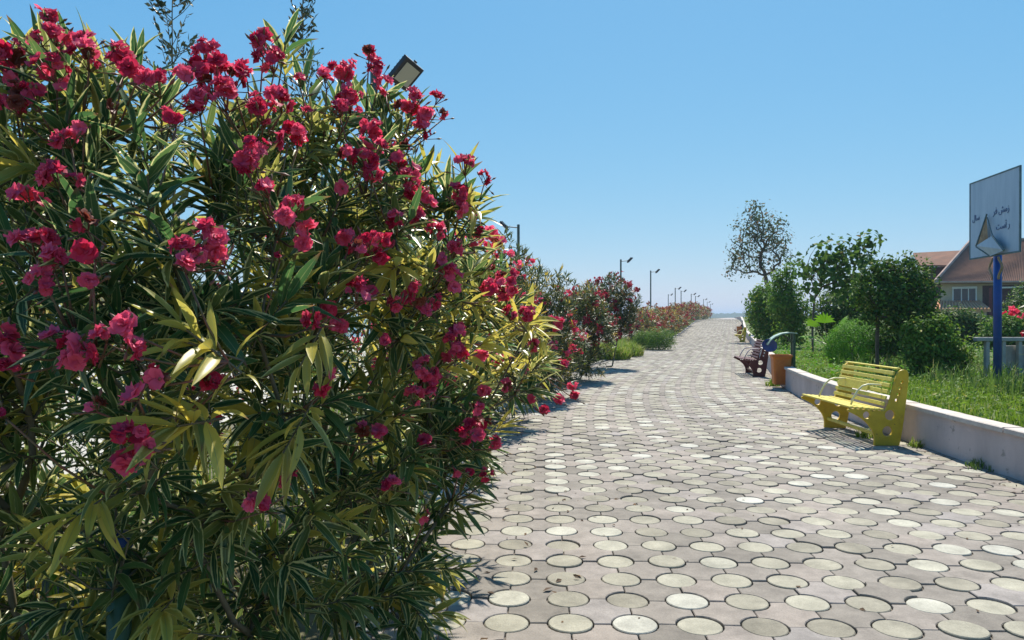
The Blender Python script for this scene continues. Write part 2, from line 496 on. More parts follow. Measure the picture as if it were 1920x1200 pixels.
# ground, sea, terrain
g = MB()
g.add([(-9000, -60, -0.25), (9000, -60, -0.25), (9000, 9000, -0.25), (-9000, 9000, -0.25)], [(0, 1, 2, 3)])
ground = tag(g.build('ground', M['turf']), kind='structure')
bed = tag(strip('planting_bed', -7, 700, W + 0.10, W + 3.6, 0.02, 0.03, M['soil']), kind='structure')
beach = tag(strip('beach', -7, 700, W + 3.6, W + 26, 0.03, -0.12, M['sand'], 2.0, 0.0), kind='structure')

sm, snt, sb = new_mat('sea_water')
sb.inputs['Base Color'].default_value = (0.04, 0.11, 0.15, 1)
sb.inputs['Roughness'].default_value = 0.18
wv = snt.nodes.new('ShaderNodeTexNoise'); wv.inputs['Scale'].default_value = 0.8; wv.inputs['Detail'].default_value = 6
wtc = snt.nodes.new('ShaderNodeTexCoord'); snt.links.new(wtc.outputs['Object'], wv.inputs['Vector'])
wb = snt.nodes.new('ShaderNodeBump'); wb.inputs['Strength'].default_value = 0.8; wb.inputs['Distance'].default_value = 0.3
snt.links.new(wv.outputs[0], wb.inputs['Height']); snt.links.new(wb.outputs[0], sb.inputs['Normal'])
p0 = stp(-7, W + 25); p1 = stp(700, W + 25)
dirv = (p1 - stp(100, W + 25)).normalized()
p2 = p1 + dirv * 6000
sea = MB()
sea.add([(p0.x, p0.y, -0.20), tuple(stp(45, W + 25).xy) + (-0.20,), (p1.x, p1.y, -0.20), (p2.x, p2.y, -0.20), (-8900, p2.y, -0.20), (-8900, p0.y, -0.20)], [(0, 1, 2, 3, 4, 5)])
tag(sea.build('sea', sm), kind='structure')

# path bed under the pavers
path = tag(strip('path', -7, 150, -0.02, W, -0.022, -0.022, M['joint']), kind='structure')
far_path = tag(strip('path', 150, 700, -0.02, W, -0.006, -0.006, M['farpave'], 4.0), kind='structure')

# ------------------------------------------------------------------ pavers
rng = np.random.default_rng(7)
RC = 0.1085
GAP = 0.0085
def ngon_solid(pts, h, bev=0.004):
    """top polygon with a chamfer and a skirt"""
    n = len(pts)
    p = np.array(pts)
    c = p.mean(0)
    d = np.linalg.norm(p - c, axis=1, keepdims=True)
    inner = c + (p - c) * (1 - bev / d)
    V = np.concatenate([np.c_[inner, np.zeros(n)], np.c_[p, np.full(n, -bev)], np.c_[p, np.full(n, -h)]])
    i = np.arange(n); j = (i + 1) % n
    return V, [np.array([i]), np.stack([n + i, n + j, j, i], 1), np.stack([2 * n + i, 2 * n + j, n + j, n + i], 1)]
def circle_pts(n): return [(RC * math.cos(2 * math.pi * k / n), RC * math.sin(2 * math.pi * k / n)) for k in range(n)]
def star_pts(k):
    hh = PITCH / 2
    r = RC + GAP
    e = GAP * 0.4
    out = []
    a0 = math.asin(min(1, e / r))
    for cx, cy, base in ((-hh, -hh, math.pi / 2), (hh, -hh, math.pi), (hh, hh, 1.5 * math.pi), (-hh, hh, 0.0)):
        # arc cut out of each corner, walked so that the outline runs counter-clockwise
        seq = []
        for q in range(k):
            a = a0 + (math.pi / 2 - 2 * a0) * q / (k - 1)
            seq.append(a)
        for a in seq:
            ang = base - a
            out.append((cx + r * math.cos(ang), cy + r * math.sin(ang)))
    return out
cv, cf = ngon_solid(circle_pts(24), 0.02)
sv, sf = ngon_solid(star_pts(6), 0.02)
lowc = np.array(circle_pts(10)); lows = np.array(star_pts(3))

rows = np.arange(-14, int(150 / PITCH))
def lattice(off_s, off_t, ncol):
    s = rows * PITCH + off_s
    t = np.arange(ncol) * PITCH + off_t
    a, b = np.meshgrid(s, t, indexing='ij')
    return a.ravel(), b.ravel()
cs, ct = lattice(0.0, PITCH * 0.5, 16)
ss_, st_ = lattice(PITCH / 2, 0.0, 17)
def project(x, y, z):
    return 960 + F * x / y, HORIZON + F * (EYE - z) / y
def lay(kind, s, t, hv, hf, low, mat, own):
    x, y, h = st(s, t)
    px, py = project(x, np.maximum(y, 0.3), 0)
    inview = (y > 1) & (px > 800) & (px < 1960) & (py < 1260)
    order = np.argsort(np.where(inview, y, 1e9))
    pick = order[:own]
    mask = np.ones(len(s), bool); mask[pick] = False
    variants = []
    for k in range(4):
        variants.append(np_mesh(kind, hv, hf, mat, attr=np.tile([0, 0, k * 0.27, 0], (len(hv), 1))))
    for q, i in enumerate(pick):
        o = bpy.data.objects.new(kind, variants[q % 4]); col.objects.link(o)
        o.parent = path
        o.location = (x[i], y[i], rng.normal(0, 0.0028) - (0.008 if rng.random() < 0.05 else 0))
        o.rotation_euler = (rng.normal(0, 0.011), rng.normal(0, 0.011), -h[i] + (rng.normal(0, 0.3) if kind == 'round_paver' else 0))
    # the rest: one mesh, full shape to 26 m, flat outlines beyond
    rest = np.where(mask)[0]
    near = rest[y[rest] < 26]; far = rest[y[rest] >= 26]
    Vs, Fs, At = [], {}, []
    n0 = 0
    for idx, bv, bf in ((near, hv, hf), (far, np.c_[low, np.zeros(len(low))], [np.array([np.arange(len(low))])])):
        if len(idx) == 0: continue
        k = len(bv)
        lx = s[idx][:, None] + bv[None, :, 1]
        lt = t[idx][:, None] - bv[None, :, 0]
        X, Y, _ = st(lx, lt)
        zz = rng.normal(0, 0.0028, len(idx))
        tilt = rng.normal(0, 0.008, (len(idx), 2))
        Z = bv[None, :, 2] + zr(lx) + zz[:, None] + tilt[:, :1] * bv[None, :, 0] + tilt[:, 1:] * bv[None, :, 1]
        Vs.append(np.stack([X, Y, Z], -1).reshape(-1, 3))
        At.append(np.repeat(np.stack([0 * zz, 0 * zz, rng.random(len(idx)), 0 * zz], 1), k, axis=0))
        for f in bf:
            ff = (f[None] + (np.arange(len(idx)) * k)[:, None, None] + n0).reshape(-1, f.shape[1])
            Fs.setdefault(f.shape[1], []).append(ff)
        n0 += len(idx) * k
    me = np_mesh(kind, np.concatenate(Vs), [np.concatenate(v) for v in Fs.values()], mat, attr=np.concatenate(At))
    tag(link('paving', me, path), kind='stuff')
lay('round_paver', cs, ct, cv, cf, lowc, M['round'], 300)
lay('star_paver', ss_, st_, sv, sf, lows, M['star'], 300)

# kerb on the bed side, low wall on the other
kerb = tag(sweep('kerb', [(W + 0.005, -0.05), (W + 0.09, -0.05), (W + 0.09, 0.018), (W + 0.08, 0.026), (W + 0.015, 0.026), (W + 0.005, 0.018)], -6, 150, 0.5, M['concrete']), kind='structure')
wall = empty('low_wall', stp(8, 0), label='low plastered retaining wall with a stone cap beside the yellow bench', cat='wall')
wall.location = (0, 0, 0)
sweep('wall_face', [(-0.02, -0.05), (-0.16, -0.05), (-0.16, 0.405), (-0.02, 0.405)], -5, 250, 0.5, M['plaster'], wall)
s_ = -5.0
k = 0
while s_ < 60:                  # cap stones laid end to end
    ln = 0.98
    jt, jz = float(rng.normal(0, 0.005)), abs(float(rng.normal(0, 0.003)))
    c = sweep('cap_stone', [(0.012 + jt, 0.408), (-0.19 + jt, 0.408), (-0.19 + jt, 0.452 + jz), (-0.18 + jt, 0.458 + jz), (0.002 + jt, 0.458 + jz), (0.012 + jt, 0.450 + jz)], s_, s_ + ln, ln / 2, M['cap'], wall)
    s_ += 1.0; k += 1
sweep('cap_stone', [(0.012, 0.408), (-0.19, 0.408), (-0.19, 0.452), (-0.18, 0.458), (0.002, 0.458), (0.012, 0.450)], 60.0, 250, 1.0, M['cap'], wall)
terrain = tag(strip('terrain', -5, 700, -0.13, -300, 0.40, 0.40, M['turf'], 2.0), kind='structure')

# ------------------------------------------------------------------ plants
def frames(d, roll, rg):
    """rotation matrices whose y axis is d (n,3), rolled about it"""
    d = d / np.linalg.norm(d, axis=1, keepdims=True)
    up = np.tile([0.0, 0, 1.0], (len(d), 1))
    flat = np.abs(d[:, 2]) > 0.97
    up[flat] = [1.0, 0, 0]
    x = np.cross(d, up); x /= np.linalg.norm(x, axis=1, keepdims=True)
    z = np.cross(x, d)
    c, s = np.cos(roll)[:, None], np.sin(roll)[:, None]
    x2 = x * c + z * s
    z2 = -x * s + z * c
    return np.stack([x2, d, z2], -1)          # columns

def faced(nrm, rg, droop=0.3):
    """rotation matrices whose z axis is nrm and whose y axis hangs a little"""
    z = nrm / np.linalg.norm(nrm, axis=1, keepdims=True)
    y = rg.normal(size=z.shape) + np.array([0, 0, -droop])
    y = y - z * np.sum(y * z, 1, keepdims=True)
    y /= np.linalg.norm(y, axis=1, keepdims=True)
    return np.stack([np.cross(y, z), y, z], -1)

def leaf_shape(rows_=6, width=0.085, fold=0.25, droop=0.15, peak=0.45):
    """unit leaf along +y: three columns, pointed both ends"""
    V, A = [], []
    for i in range(rows_):
        v = i / (rows_ - 1)
        w = width * (math.sin(math.pi * min(1, (v ** (math.log(0.5) / math.log(peak))))) ** 0.8) if 0 < v < 1 else 0.003
        z = -droop * v * v
        for u in (-1, 0, 1):
            V.append((u * w, v, z + abs(u) * w * fold * 2))
            A.append((0.5 + 0.5 * u, v))
    Fq = []
    for i in range(rows_ - 1):
        for c in range(2):
            a = i * 3 + c
            Fq.append((a, a + 1, a + 4, a + 3))
    return np.array(V), np.array(Fq), np.array(A)

def card_shape(width=0.2, peak=0.45, droop=0.1, fold=0.15):
    V = [(0, 0, 0), (width, peak, fold * width - droop * .3), (0, 1, -droop), (-width, peak, fold * width - droop * .3), (0, peak, -droop * .3)]
    Fq = [(0, 1, 4), (1, 2, 4), (2, 3, 4), (3, 0, 4)]
    A = [(.5, 0), (1, .5), (.5, 1), (0, .5), (.5, .5)]
    return np.array(V), np.array(Fq), np.array(A)

def scatter(shape, pos, rot, size, rnd, yel, wide=None):
    """joined copies of a leaf shape"""
    V, Fq, A = shape
    k = len(V)
    n = len(pos)
    loc = V[None] * size[:, None, None]
    if wide is not None:
        loc = loc.copy(); loc[:, :, 0] *= wide[:, None]
    out = np.einsum('nij,nkj->nki', rot, loc) + pos[:, None]
    attr = np.zeros((n, k, 4)); attr[:, :, :2] = A[None]; attr[:, :, 2] = rnd[:, None]; attr[:, :, 3] = yel[:, None]
    faces = (Fq[None] + (np.arange(n) * k)[:, None, None]).reshape(-1, Fq.shape[1])
    return out.reshape(-1, 3), faces, attr.reshape(-1, 4)

def grow(base, tips, rg, jitter=0.06, wander=0.35, stems=1, spread=0.1):
    """a branching skeleton from base to every tip: list of node positions, parents"""
    P = [np.array(base, float)]
    par = [-1]; plen = [0.0]
    tips = np.asarray(tips, float)
    b = P[0]
    if stems > 1:
        for k in range(stems):
            a = 2 * math.pi * (k + rg.random()) / stems
            P.append(b + np.array([math.cos(a) * spread, math.sin(a) * spread, 0.02])); par.append(0); plen.append(spread)
    order = np.argsort(np.linalg.norm(tips - b, axis=1))
    for i in order:
        t = tips[i]
        PP = np.array(P)
        d = np.linalg.norm(PP - t, axis=1)
        low = np.maximum(0, PP[:, 2] - t[2] + 0.0) * 1.5      # branches should not hang far down
        cost = d + wander * np.array(plen) + low
        if stems > 1: cost[0] = 1e9
        j = int(np.argmin(cost))
        L_ = d[j]
        n = max(1, int(L_ / 0.22))
        prev = j
        for q in range(1, n + 1):
            f = q / n
            p = PP[j] * (1 - f) + t * f
            p = p + np.array([0, 0, 0.12 * L_ * math.sin(math.pi * f) * 0.5])
            if q < n: p = p + rg.normal(0, jitter * L_ / 3, 3)
            P.append(p); par.append(prev); plen.append(plen[prev] + L_ / n)
            prev = len(P) - 1
    return np.array(P), np.array(par)

def skeleton_mesh(name, P, par, tip_r, power, mat, parent, max_r=1.0, seg=5):
    n = len(P)
    cnt = np.ones(n)
    for i in range(n - 1, 0, -1):
        if par[i] >= 0: cnt[par[i]] += cnt[i]
    r = np.minimum(tip_r * cnt ** power, max_r)
    i = np.arange(1, n)
    keep = np.linalg.norm(P[i] - P[par[i]], axis=1) > 1e-5
    i = i[keep]
    a, b = P[par[i]], P[i]
    d = b - a
    Rm = frames(d, np.zeros(len(d)), None)
    x, z = Rm[:, :, 0], Rm[:, :, 2]
    ang = np.arange(seg) * 2 * math.pi / seg
    ring = np.cos(ang)[None, :, None] * x[:, None] + np.sin(ang)[None, :, None] * z[:, None]
    ra = np.minimum(r[par[i]], r[i] * 1.35)
    V = np.concatenate([a[:, None] + ring * ra[:, None, None], b[:, None] + ring * r[i][:, None, None]], 1).reshape(-1, 3)
    q = np.arange(seg); q2 = (q + 1) % seg
    Fq = np.stack([q, q2, seg + q2, seg + q], 1)
    faces = (Fq[None] + (np.arange(len(i)) * 2 * seg)[:, None, None]).reshape(-1, 4)
    return link(name, np_mesh(name, V, [faces], mat, smooth=True), parent)

def unit(v): return v / np.maximum(1e-9, np.linalg.norm(v, axis=-1, keepdims=True))

def in_lobes(lobes, n, rg, lo=0.35, hi=1.0):
    """points inside a union of lobes (x, y, z, r[, rz]); denser towards each lobe's skin"""
    L_ = np.array([(l[0], l[1], l[2], l[3], l[4] if len(l) > 4 else l[3]) for l in lobes])
    w = L_[:, 3] ** 2; w /= w.sum()
    k = rg.choice(len(L_), n, p=w)
    d = unit(rg.normal(size=(n, 3)))
    rr = (lo ** 3 + rg.random(n) * (hi ** 3 - lo ** 3)) ** (1 / 3)
    p = L_[k, :3] + d * rr[:, None] * np.stack([L_[k, 3], L_[k, 3], L_[k, 4]], 1)
    return p, d, k

# flowers: a double bloom of ruffled petals, unit radius
def flower_shape(seed, layers=3, ruffle=0.0):
    rg = np.random.default_rng(seed)
    V, Fq = [], []
    for l in range(layers):
        n = 6 if l < 2 else 4
        rad = (1.0, 0.78, 0.45)[l]
        lift = (0.18, 0.42, 0.75)[l]
        for i in range(n):
            a = 2 * math.pi * (i + 0.5 * l + rg.normal(0, 0.1)) / n
            ca, sa = math.cos(a), math.sin(a)
            w = rad * (0.50 if l < 2 else 0.45)
            tw = rg.normal(0, 0.16)
            base = len(V)
            prof = [(0.05, 0.10, 0.0), (0.55, w, lift * 0.75), (1.0, w * 0.75, lift * 0.8 + rg.normal(0, 0.12))]
            for (q, ww, z) in prof:
                for u in (-1, 0, 1):
                    x = rad * q * (1.0 if u == 0 else 0.93)
                    y = ww * u
                    zz = z + (0.10 if u else 0.0) * q + tw * u * q
                    V.append((x * ca - y * sa, x * sa + y * ca, zz))
            for r_ in range(2):
                for c in range(2):
                    k = base + r_ * 3 + c
                    Fq.append((k, k + 1, k + 4, k + 3))
    V = np.array(V) + rg.normal(0, ruffle, (len(V), 3)) * np.array([1, 1, 1.3])
    V *= np.array([rg.uniform(0.8, 1.1), rg.uniform(0.8, 1.1), rg.uniform(0.8, 1.2)])
    return V, np.array(Fq), np.zeros((len(V), 2)) + 0.5
FLOWERS = [flower_shape(s, (3, 2, 2, 3, 2, 1)[s], 0.075) for s in range(6)]
FLOWER_LOW = flower_shape(9, 1)
LEAVES = [leaf_shape(droop=dr, width=wd, fold=fo) for dr, wd, fo in ((0.05, 0.094, 0.30), (0.16, 0.086, 0.22), (0.28, 0.098, 0.2), (0.45, 0.088, 0.3), (-0.06, 0.085, 0.35))]
LEAF_LOW = card_shape(0.085, 0.42, 0.15)

def shoot_leaves(tip, d, rg, n, length, stalk):
    """whorls of leaves round the end of one shoot: base points, directions, sizes"""
    f = np.sort(rg.random(n)) ** 0.8
    pos = tip[None] - d[None] * (stalk * (1 - f))[:, None]
    a = np.arange(n) * 2.0944 + (np.arange(n) // 3) * 1.05 + rg.normal(0, 0.25, n) + rg.random() * 6
    u = unit(np.cross(d, [0.3, 0.1, 1.0])[None])[0]
    v = np.cross(d, u)
    out = np.cos(a)[:, None] * u + np.sin(a)[:, None] * v
    tilt = np.radians(18 + (1 - f) * 70 + rg.normal(0, 9, n))
    dirs = d[None] * np.cos(tilt)[:, None] + out * np.sin(tilt)[:, None]
    size = length * (0.55 + 0.5 * np.sin(np.pi * np.clip(0.25 + 0.75 * (1 - f), 0, 1)) + rg.normal(0, 0.08, n))
    return pos, unit(dirs), size

def leaf_frames(dirs, rg):
    """leaf blades turned face up, with some disorder"""
    return frames(dirs, rg.normal(0, 0.45, len(dirs)), rg)

# ---- the big variegated oleander in front
def front_surface(px, py):
    xs = [-700, 0, 250, 500, 750, 900, 1000, 1060, 1150]
    ys = [2.2, 1.62, 1.50, 1.80, 2.40, 2.85, 3.30, 3.65, 4.0]
    d = np.interp(px, xs, ys)
    return d + 0.55 * ((py - 640) / 600.0) ** 2

def make_front_oleander():
    rg = np.random.default_rng(21)
    root = empty('oleander_bush', (-0.75, 2.75, 0.02), label='large variegated oleander covered in crimson double flowers with yellow-edged leaves', cat='shrub')
    base = np.array(root.location)
    off = -Vector(root.location)
    # lobes that make up its body (photo position and radius, depth behind the front surface)
    outline = [(-60, 110, 70), (20, 120, 70), (95, 110, 60), (160, 130, 60), (235, 150, 55), (310, 165, 60), (390, 150, 65), (470, 130, 55), (515, 110, 35),
               (540, 190, 50), (600, 200, 55), (655, 165, 55), (700, 185, 38), (775, 225, 45), (735, 280, 60), (800, 360, 55), (865, 345, 35), (850, 430, 60),
               (905, 500, 45), (935, 550, 45), (985, 605, 45), (1020, 650, 38), (980, 690, 50), (925, 740, 50), (900, 800, 50), (880, 870, 55), (870, 930, 60),
               (850, 1000, 50), (820, 1070, 60), (785, 1150, 65), (740, 1230, 80), (690, 1330, 90)]
    inner = []
    for py in range(190, 1560, 105):
        for px in range(-420, 980, 115):
            x = px + rg.uniform(-35, 35); y = py + rg.uniform(-35, 35)
            lim = np.interp(y, [150, 220, 300, 430, 520, 620, 700, 800, 900, 1000, 1150, 1300, 1560], [600, 730, 760, 840, 900, 960, 960, 890, 850, 820, 740, 640, 480])
            top = np.interp(x, [-400, 0, 300, 500, 700, 780], [260, 190, 215, 215, 235, 290])
            if x < lim - 30 and y > top: inner.append((x, y, rg.uniform(60, 95)))
    lobes = []
    for (x, y, r) in outline:
        Y = float(front_surface(x, y)) + 0.30
        p = at(x, y, Y); lobes.append((p.x, p.y, p.z, r / F * Y))
    for (x, y, r) in inner:
        for back in ((0.22, 0.75) if y < 1250 else (0.3,)):
            Y = float(front_surface(x, y)) + back + rg.uniform(-0.08, 0.1)
            p = at(x, y, Y)
            if p.z > 0.18: lobes.append((p.x, p.y, p.z, r / F * Y))
    lob = np.array(lobes)
    tips, dl, k = in_lobes(lobes, 1130, rg, 0.5, 1.08)
    ctr = np.array([-1.15, 3.1, 0.7])
    dirs = unit(dl * 0.55 + unit(tips - ctr) * 0.75 + np.array([0.02, -0.05, 0.42]) + rg.normal(0, 0.28, tips.shape))
    keep = tips[:, 2] > 0.16
    tips, dirs = tips[keep], dirs[keep]
    # wholly yellow shoots, and those where the photograph shows them plainly
    px, py = project(tips[:, 0], tips[:, 1], tips[:, 2])
    pyel = np.where((px > 690) & (px < 1080) & (py > 430) & (py < 700), 0.36, 0.09)
    pyel = np.where((py < 330), 0.15, pyel)
    yel_shoot = rg.random(len(tips)) < pyel
    extra = [(330, 800), (120, 985), (530, 850), (300, 1150), (330, 1185), (345, 615), (770, 490), (735, 505), (960, 600), (1015, 635), (905, 575), (560, 690), (880, 385), (60, 1010), (345, 640), (1000, 600)]
    et, ed = [], []
    for (x, y) in extra:
        p = at(x, y, float(front_surface(x, y)) - 0.02)
        et.append(p); ed.append(unit(np.array([rg.normal(0, .4), -0.7, rg.normal(0.1, .5)])))
    tips = np.concatenate([tips, np.array(et)]); dirs = np.concatenate([dirs, np.array(ed)])
    yel_shoot = np.concatenate([yel_shoot, np.ones(len(extra), bool)])
    # skeleton
    sub = rg.choice(len(tips), 420, replace=False)
    ends = tips[sub] - dirs[sub] * 0.12
    P, par = grow(base, ends, rg, stems=9, spread=0.22, wander=0.30)
    skeleton_mesh('branches', P + np.array(off), par, 0.0032, 0.36, M['cane'], root, max_r=0.022)
    # twigs from each shoot to the skeleton
    tw = []
    for i in range(len(tips)):
        e = tips[i] - dirs[i] * 0.16
        c = P + np.array([0, 0, 0])
        j = int(np.argmin(np.linalg.norm(c - e, axis=1) + np.maximum(0, c[:, 2] - e[2]) * 0.5))
        tw.append((c[j], e, tips[i]))
    nP, npar = [], []
    for a, b, c in tw:
        n = len(nP); nP += [a, (a + b) / 2 + np.array([0, 0, -0.02]), b, c]; npar += [-1, n, n + 1, n + 2]
    nP = np.array(nP); npar = np.array(npar)
    i = np.where(npar >= 0)[0]
    dvec = nP[i] - nP[npar[i]]
    Rm = frames(dvec, np.zeros(len(dvec)), None)
    ang = np.arange(4) * math.pi / 2
    ring = (np.cos(ang)[None, :, None] * Rm[:, None, :, 0] + np.sin(ang)[None, :, None] * Rm[:, None, :, 2]) * 0.0028
    V = np.concatenate([nP[npar[i]][:, None] + ring, nP[i][:, None] + ring], 1).reshape(-1, 3)
    q = np.arange(4); q2 = (q + 1) % 4
    Fq = np.stack([q, q2, 4 + q2, 4 + q], 1)
    tag(link('twigs', np_mesh('twigs', V + np.array(off), [(Fq[None] + (np.arange(len(i)) * 8)[:, None, None]).reshape(-1, 4)], M['cane'], smooth=True), root), kind='stuff')
    # leaves
    LP, LD, LS, LY = [], [], [], []
    for t, d, ys in zip(tips, dirs, yel_shoot):
        n = int(rg.integers(10, 17))
        p, dd, sz = shoot_leaves(t, d, rg, n, rg.uniform(0.11, 0.168), 0.17)
        dd = unit(dd + np.array([0, 0, -0.12]))
        LP.append(p); LD.append(dd); LS.append(sz)
        LY.append(np.clip((rg.uniform(0.55, 1.0) if ys else max(0.0, rg.uniform(-0.5, 0.4))) + np.where(rg.random(n) < 0.035, 0.85, 0) + rg.normal(0, 0.06, n), 0, 1))
    LP = np.concatenate(LP); LD = np.concatenate(LD); LS = np.concatenate(LS); LY = np.concatenate(LY)
    LR = leaf_frames(LD, rg)
    n = len(LP)
    kind = rg.integers(0, len(LEAVES), n)
    rnd = rg.random(n)
    mid = LP + LD * LS[:, None] * 0.5
    px, py = project(mid[:, 0], mid[:, 1], mid[:, 2])
    inframe = (px > 5) & (px < 1100) & (py > 5) & (py < 1195)
    # the 300 that show largest: near the camera and turned across the view
    view = unit(mid - np.array([0, 0, EYE]))
    across = np.sqrt(np.maximum(0.02, 1 - np.sum(view * LD, 1) ** 2))
    score = np.where(inframe, LS * across / np.linalg.norm(mid - np.array([0, 0, EYE]), axis=1), -1)
    own = np.argsort(-score)[:300]
    own_mask = np.zeros(n, bool); own_mask[own] = True
    shared = {}
    for i in own:
        key = (int(kind[i]), int(round(LY[i] * 2)), int(rnd[i] * 3))
        if key not in shared:
            V, Fq, A = LEAVES[key[0]]
            a = np.zeros((len(V), 4)); a[:, :2] = A; a[:, 2] = key[2] / 3; a[:, 3] = key[1] / 2
            shared[key] = np_mesh('leaf', V, [Fq], M['variegated'], attr=a, smooth=True)
        o = link('leaf', shared[key], root)
        m = Matrix.Identity(4)
        for r_ in range(3):
            for c in range(3): m[r_][c] = LR[i][r_][c] * LS[i]
            m[r_][3] = LP[i][r_] + off[r_]
        o.matrix_local = m
    Vs, Fs, As, n0 = [], [], [], 0
    for kk in range(len(LEAVES)):
        sel = np.where((kind == kk) & ~own_mask)[0]
        V, Fq, A = scatter(LEAVES[kk], LP[sel], LR[sel], LS[sel], rnd[sel], LY[sel])
        Vs.append(V); Fs.append(Fq + n0); As.append(A); n0 += len(V)
    me = np_mesh('foliage', np.concatenate(Vs) + np.array(off), [np.concatenate(Fs)], M['variegated'], attr=np.concatenate(As), smooth=True)
    tag(link('foliage', me, root), kind='stuff')
    # flower clusters where the photograph shows them: x, y, radius in photo pixels
    CL = [(15, 95, 35), (88, 32, 18), (100, 65, 28), (72, 70, 14), (100, 125, 34), (158, 75, 22), (160, 105, 28), (225, 110, 28), (250, 128, 22), (-30, 170, 40), (30, 185, 36), (60, 170, 24), (15, 140, 22),
          (295, 155, 28), (325, 215, 20), (385, 105, 30), (395, 140, 45), (435, 140, 32), (420, 180, 32), (370, 190, 28), (345, 140, 20), (490, 75, 26), (510, 110, 28), (460, 135, 18), (490, 205, 36), (525, 185, 26), (555, 255, 22), (535, 262, 15),
          (475, 280, 34), (460, 300, 22), (500, 350, 22), (540, 385, 26), (565, 437, 24), (530, 405, 18), (572, 210, 12), (125, 258, 18), (100, 330, 25), (140, 335, 18), (150, 240, 12), (50, 370, 22), (55, 455, 28), (80, 450, 18),
          (105, 475, 20), (75, 510, 28), (85, 535, 20), (155, 415, 18), (170, 470, 20), (165, 525, 14), (350, 465, 28), (385, 430, 24), (400, 460, 32), (375, 480, 24), (415, 480, 22), (340, 495, 18),
          (640, 130, 32), (655, 185, 30), (610, 150, 18), (635, 200, 20), (690, 98, 14), (710, 130, 22), (722, 158, 16), (700, 115, 12), (770, 190, 26), (795, 220, 26), (795, 245, 16), (815, 183, 13), (828, 213, 11),
          (698, 240, 24), (690, 290, 38), (655, 285, 18), (695, 325, 20), (762, 275, 11), (765, 330, 28), (775, 360, 22), (745, 300, 16), (872, 308, 22), (907, 333, 13), (860, 365, 22), (860, 390, 16), (800, 375, 20), (745, 410, 16), (785, 410, 16),
          (850, 465, 22), (820, 435, 20), (690, 450, 36), (650, 445, 20), (670, 470, 22), (710, 475, 18), (733, 458, 12), (900, 435, 12), (890, 465, 10), (885, 410, 9), (930, 480, 7), (945, 525, 32), (920, 540, 20), (950, 550, 20),
          (840, 515, 24), (830, 490, 18), (850, 540, 14), (775, 550, 28), (745, 568, 20), (810, 565, 16), (790, 580, 14), (665, 550, 24), (695, 545, 14), (585, 598, 19), (615, 580, 12), (860, 625, 24), (855, 655, 24), (845, 640, 16),
          (795, 690, 26), (800, 720, 24), (775, 740, 22), (815, 700, 14), (600, 722, 18), (640, 610, 12), (1045, 608, 14), (1000, 645, 14), (985, 590, 16), (955, 590, 13), (1030, 600, 10), (1055, 682, 12), (1075, 720, 10), (1080, 742, 10), (1020, 770, 12), (1045, 752, 9), (1000, 748, 8),
          (948, 722, 15), (910, 735, 12), (890, 765, 20), (885, 800, 26), (865, 820, 18), (905, 790, 14), (928, 830, 16), (912, 890, 14), (858, 882, 10), (880, 885, 8), (715, 812, 18), (680, 800, 12), (795, 830, 9), (735, 908, 16), (797, 965, 9),
          (485, 942, 26), (540, 900, 13), (245, 815, 26), (265, 830, 22), (238, 860, 22), (172, 757, 20), (290, 705, 24), (395, 720, 20), (385, 715, 14), (246, 652, 20), (235, 605, 24), (190, 628, 18), (180, 662, 14), (92, 628, 13), (118, 640, 16), (140, 668, 20), (150, 645, 14),
          (10, 620, 20), (14, 690, 18), (250, 740, 14), (0, 775, 14), (20, 660, 14), (520, 480, 10), (640, 350, 10), (205, 200, 10), (560, 150, 12), (620, 700, 9), (720, 640, 10), (905, 660, 10)]
    # flowers near enough to be told apart become objects of their own, up to 300
    groups = []
    for (x, y, r) in CL:
        Y = float(front_surface(x, y)) - 0.04 + (0.12 if r < 13 else 0)
        c = np.array(at(x, y, Y))
        rad = max(0.012, r / F * Y)
        fr = 0.0225
        nf = max(1, int(round(2.5 * (rad / fr) ** 1.7)))
        nf = min(nf, 20)
        pts = []
        for q in range(nf):
            d = unit(rg.normal(size=3) + np.array([0.1, -0.35, 0.25]))
            rr = max(0.014, rad - fr * 0.3) * (0.35 + 0.75 * rg.random()) if nf > 1 else 0
            pts.append((c + d * rr * np.array([1, 1, 0.95]), unit(d * 0.8 + np.array([0.05, -0.35, 0.3]) + rg.normal(0, 0.3, 3)), fr * rg.uniform(0.6, 1.25)))
        groups.append((c, rad, pts, Y))
    order = sorted(range(len(groups)), key=lambda i: groups[i][3])
    left = 300
    fmesh = [np_mesh('flower', V, [Fq], M['petal'], attr=np.concatenate([A, np.full((len(V), 1), k * 0.16), np.zeros((len(V), 1))], 1), smooth=True) for k, (V, Fq, A) in enumerate(FLOWERS)]
    for gi in order:
        c, rad, pts, Y = groups[gi]
        stem_end = c + np.array([-0.03, 0.10, -0.10])
        j = int(np.argmin(np.linalg.norm(P - stem_end, axis=1)))
        mb = MB()
        hub = c + np.array([0, 0.02, -rad * 0.9])
        mb.tube([Vector(P[j]), Vector((P[j] + hub) / 2 + np.array([0, 0, -0.015])), Vector(hub)], [0.0034, 0.003, 0.0024], 5)
        for (p, d, s) in pts:
            mb.tube([Vector(hub), Vector((hub + p) / 2 + rg.normal(0, 0.004, 3)), Vector(p)], [0.0017, 0.0015, 0.002], 4)
        for q in range(int(rg.integers(2, 6))):       # unopened buds
            e = hub + unit(rg.normal(size=3) + np.array([0, -0.2, 0.8])) * (rad * 1.0 + 0.012)
            mb.tube([Vector(hub), Vector(e), Vector(e + (e - hub) * 0.25), Vector(e + (e - hub) * 0.5)], [0.0012, 0.0015, 0.0042, 0.0008], 5)
        mb.v = [tuple(Vector(p) + off) for p in mb.v]
        cl = mb.build('flower_cluster', M['bud'], root, smooth=True)
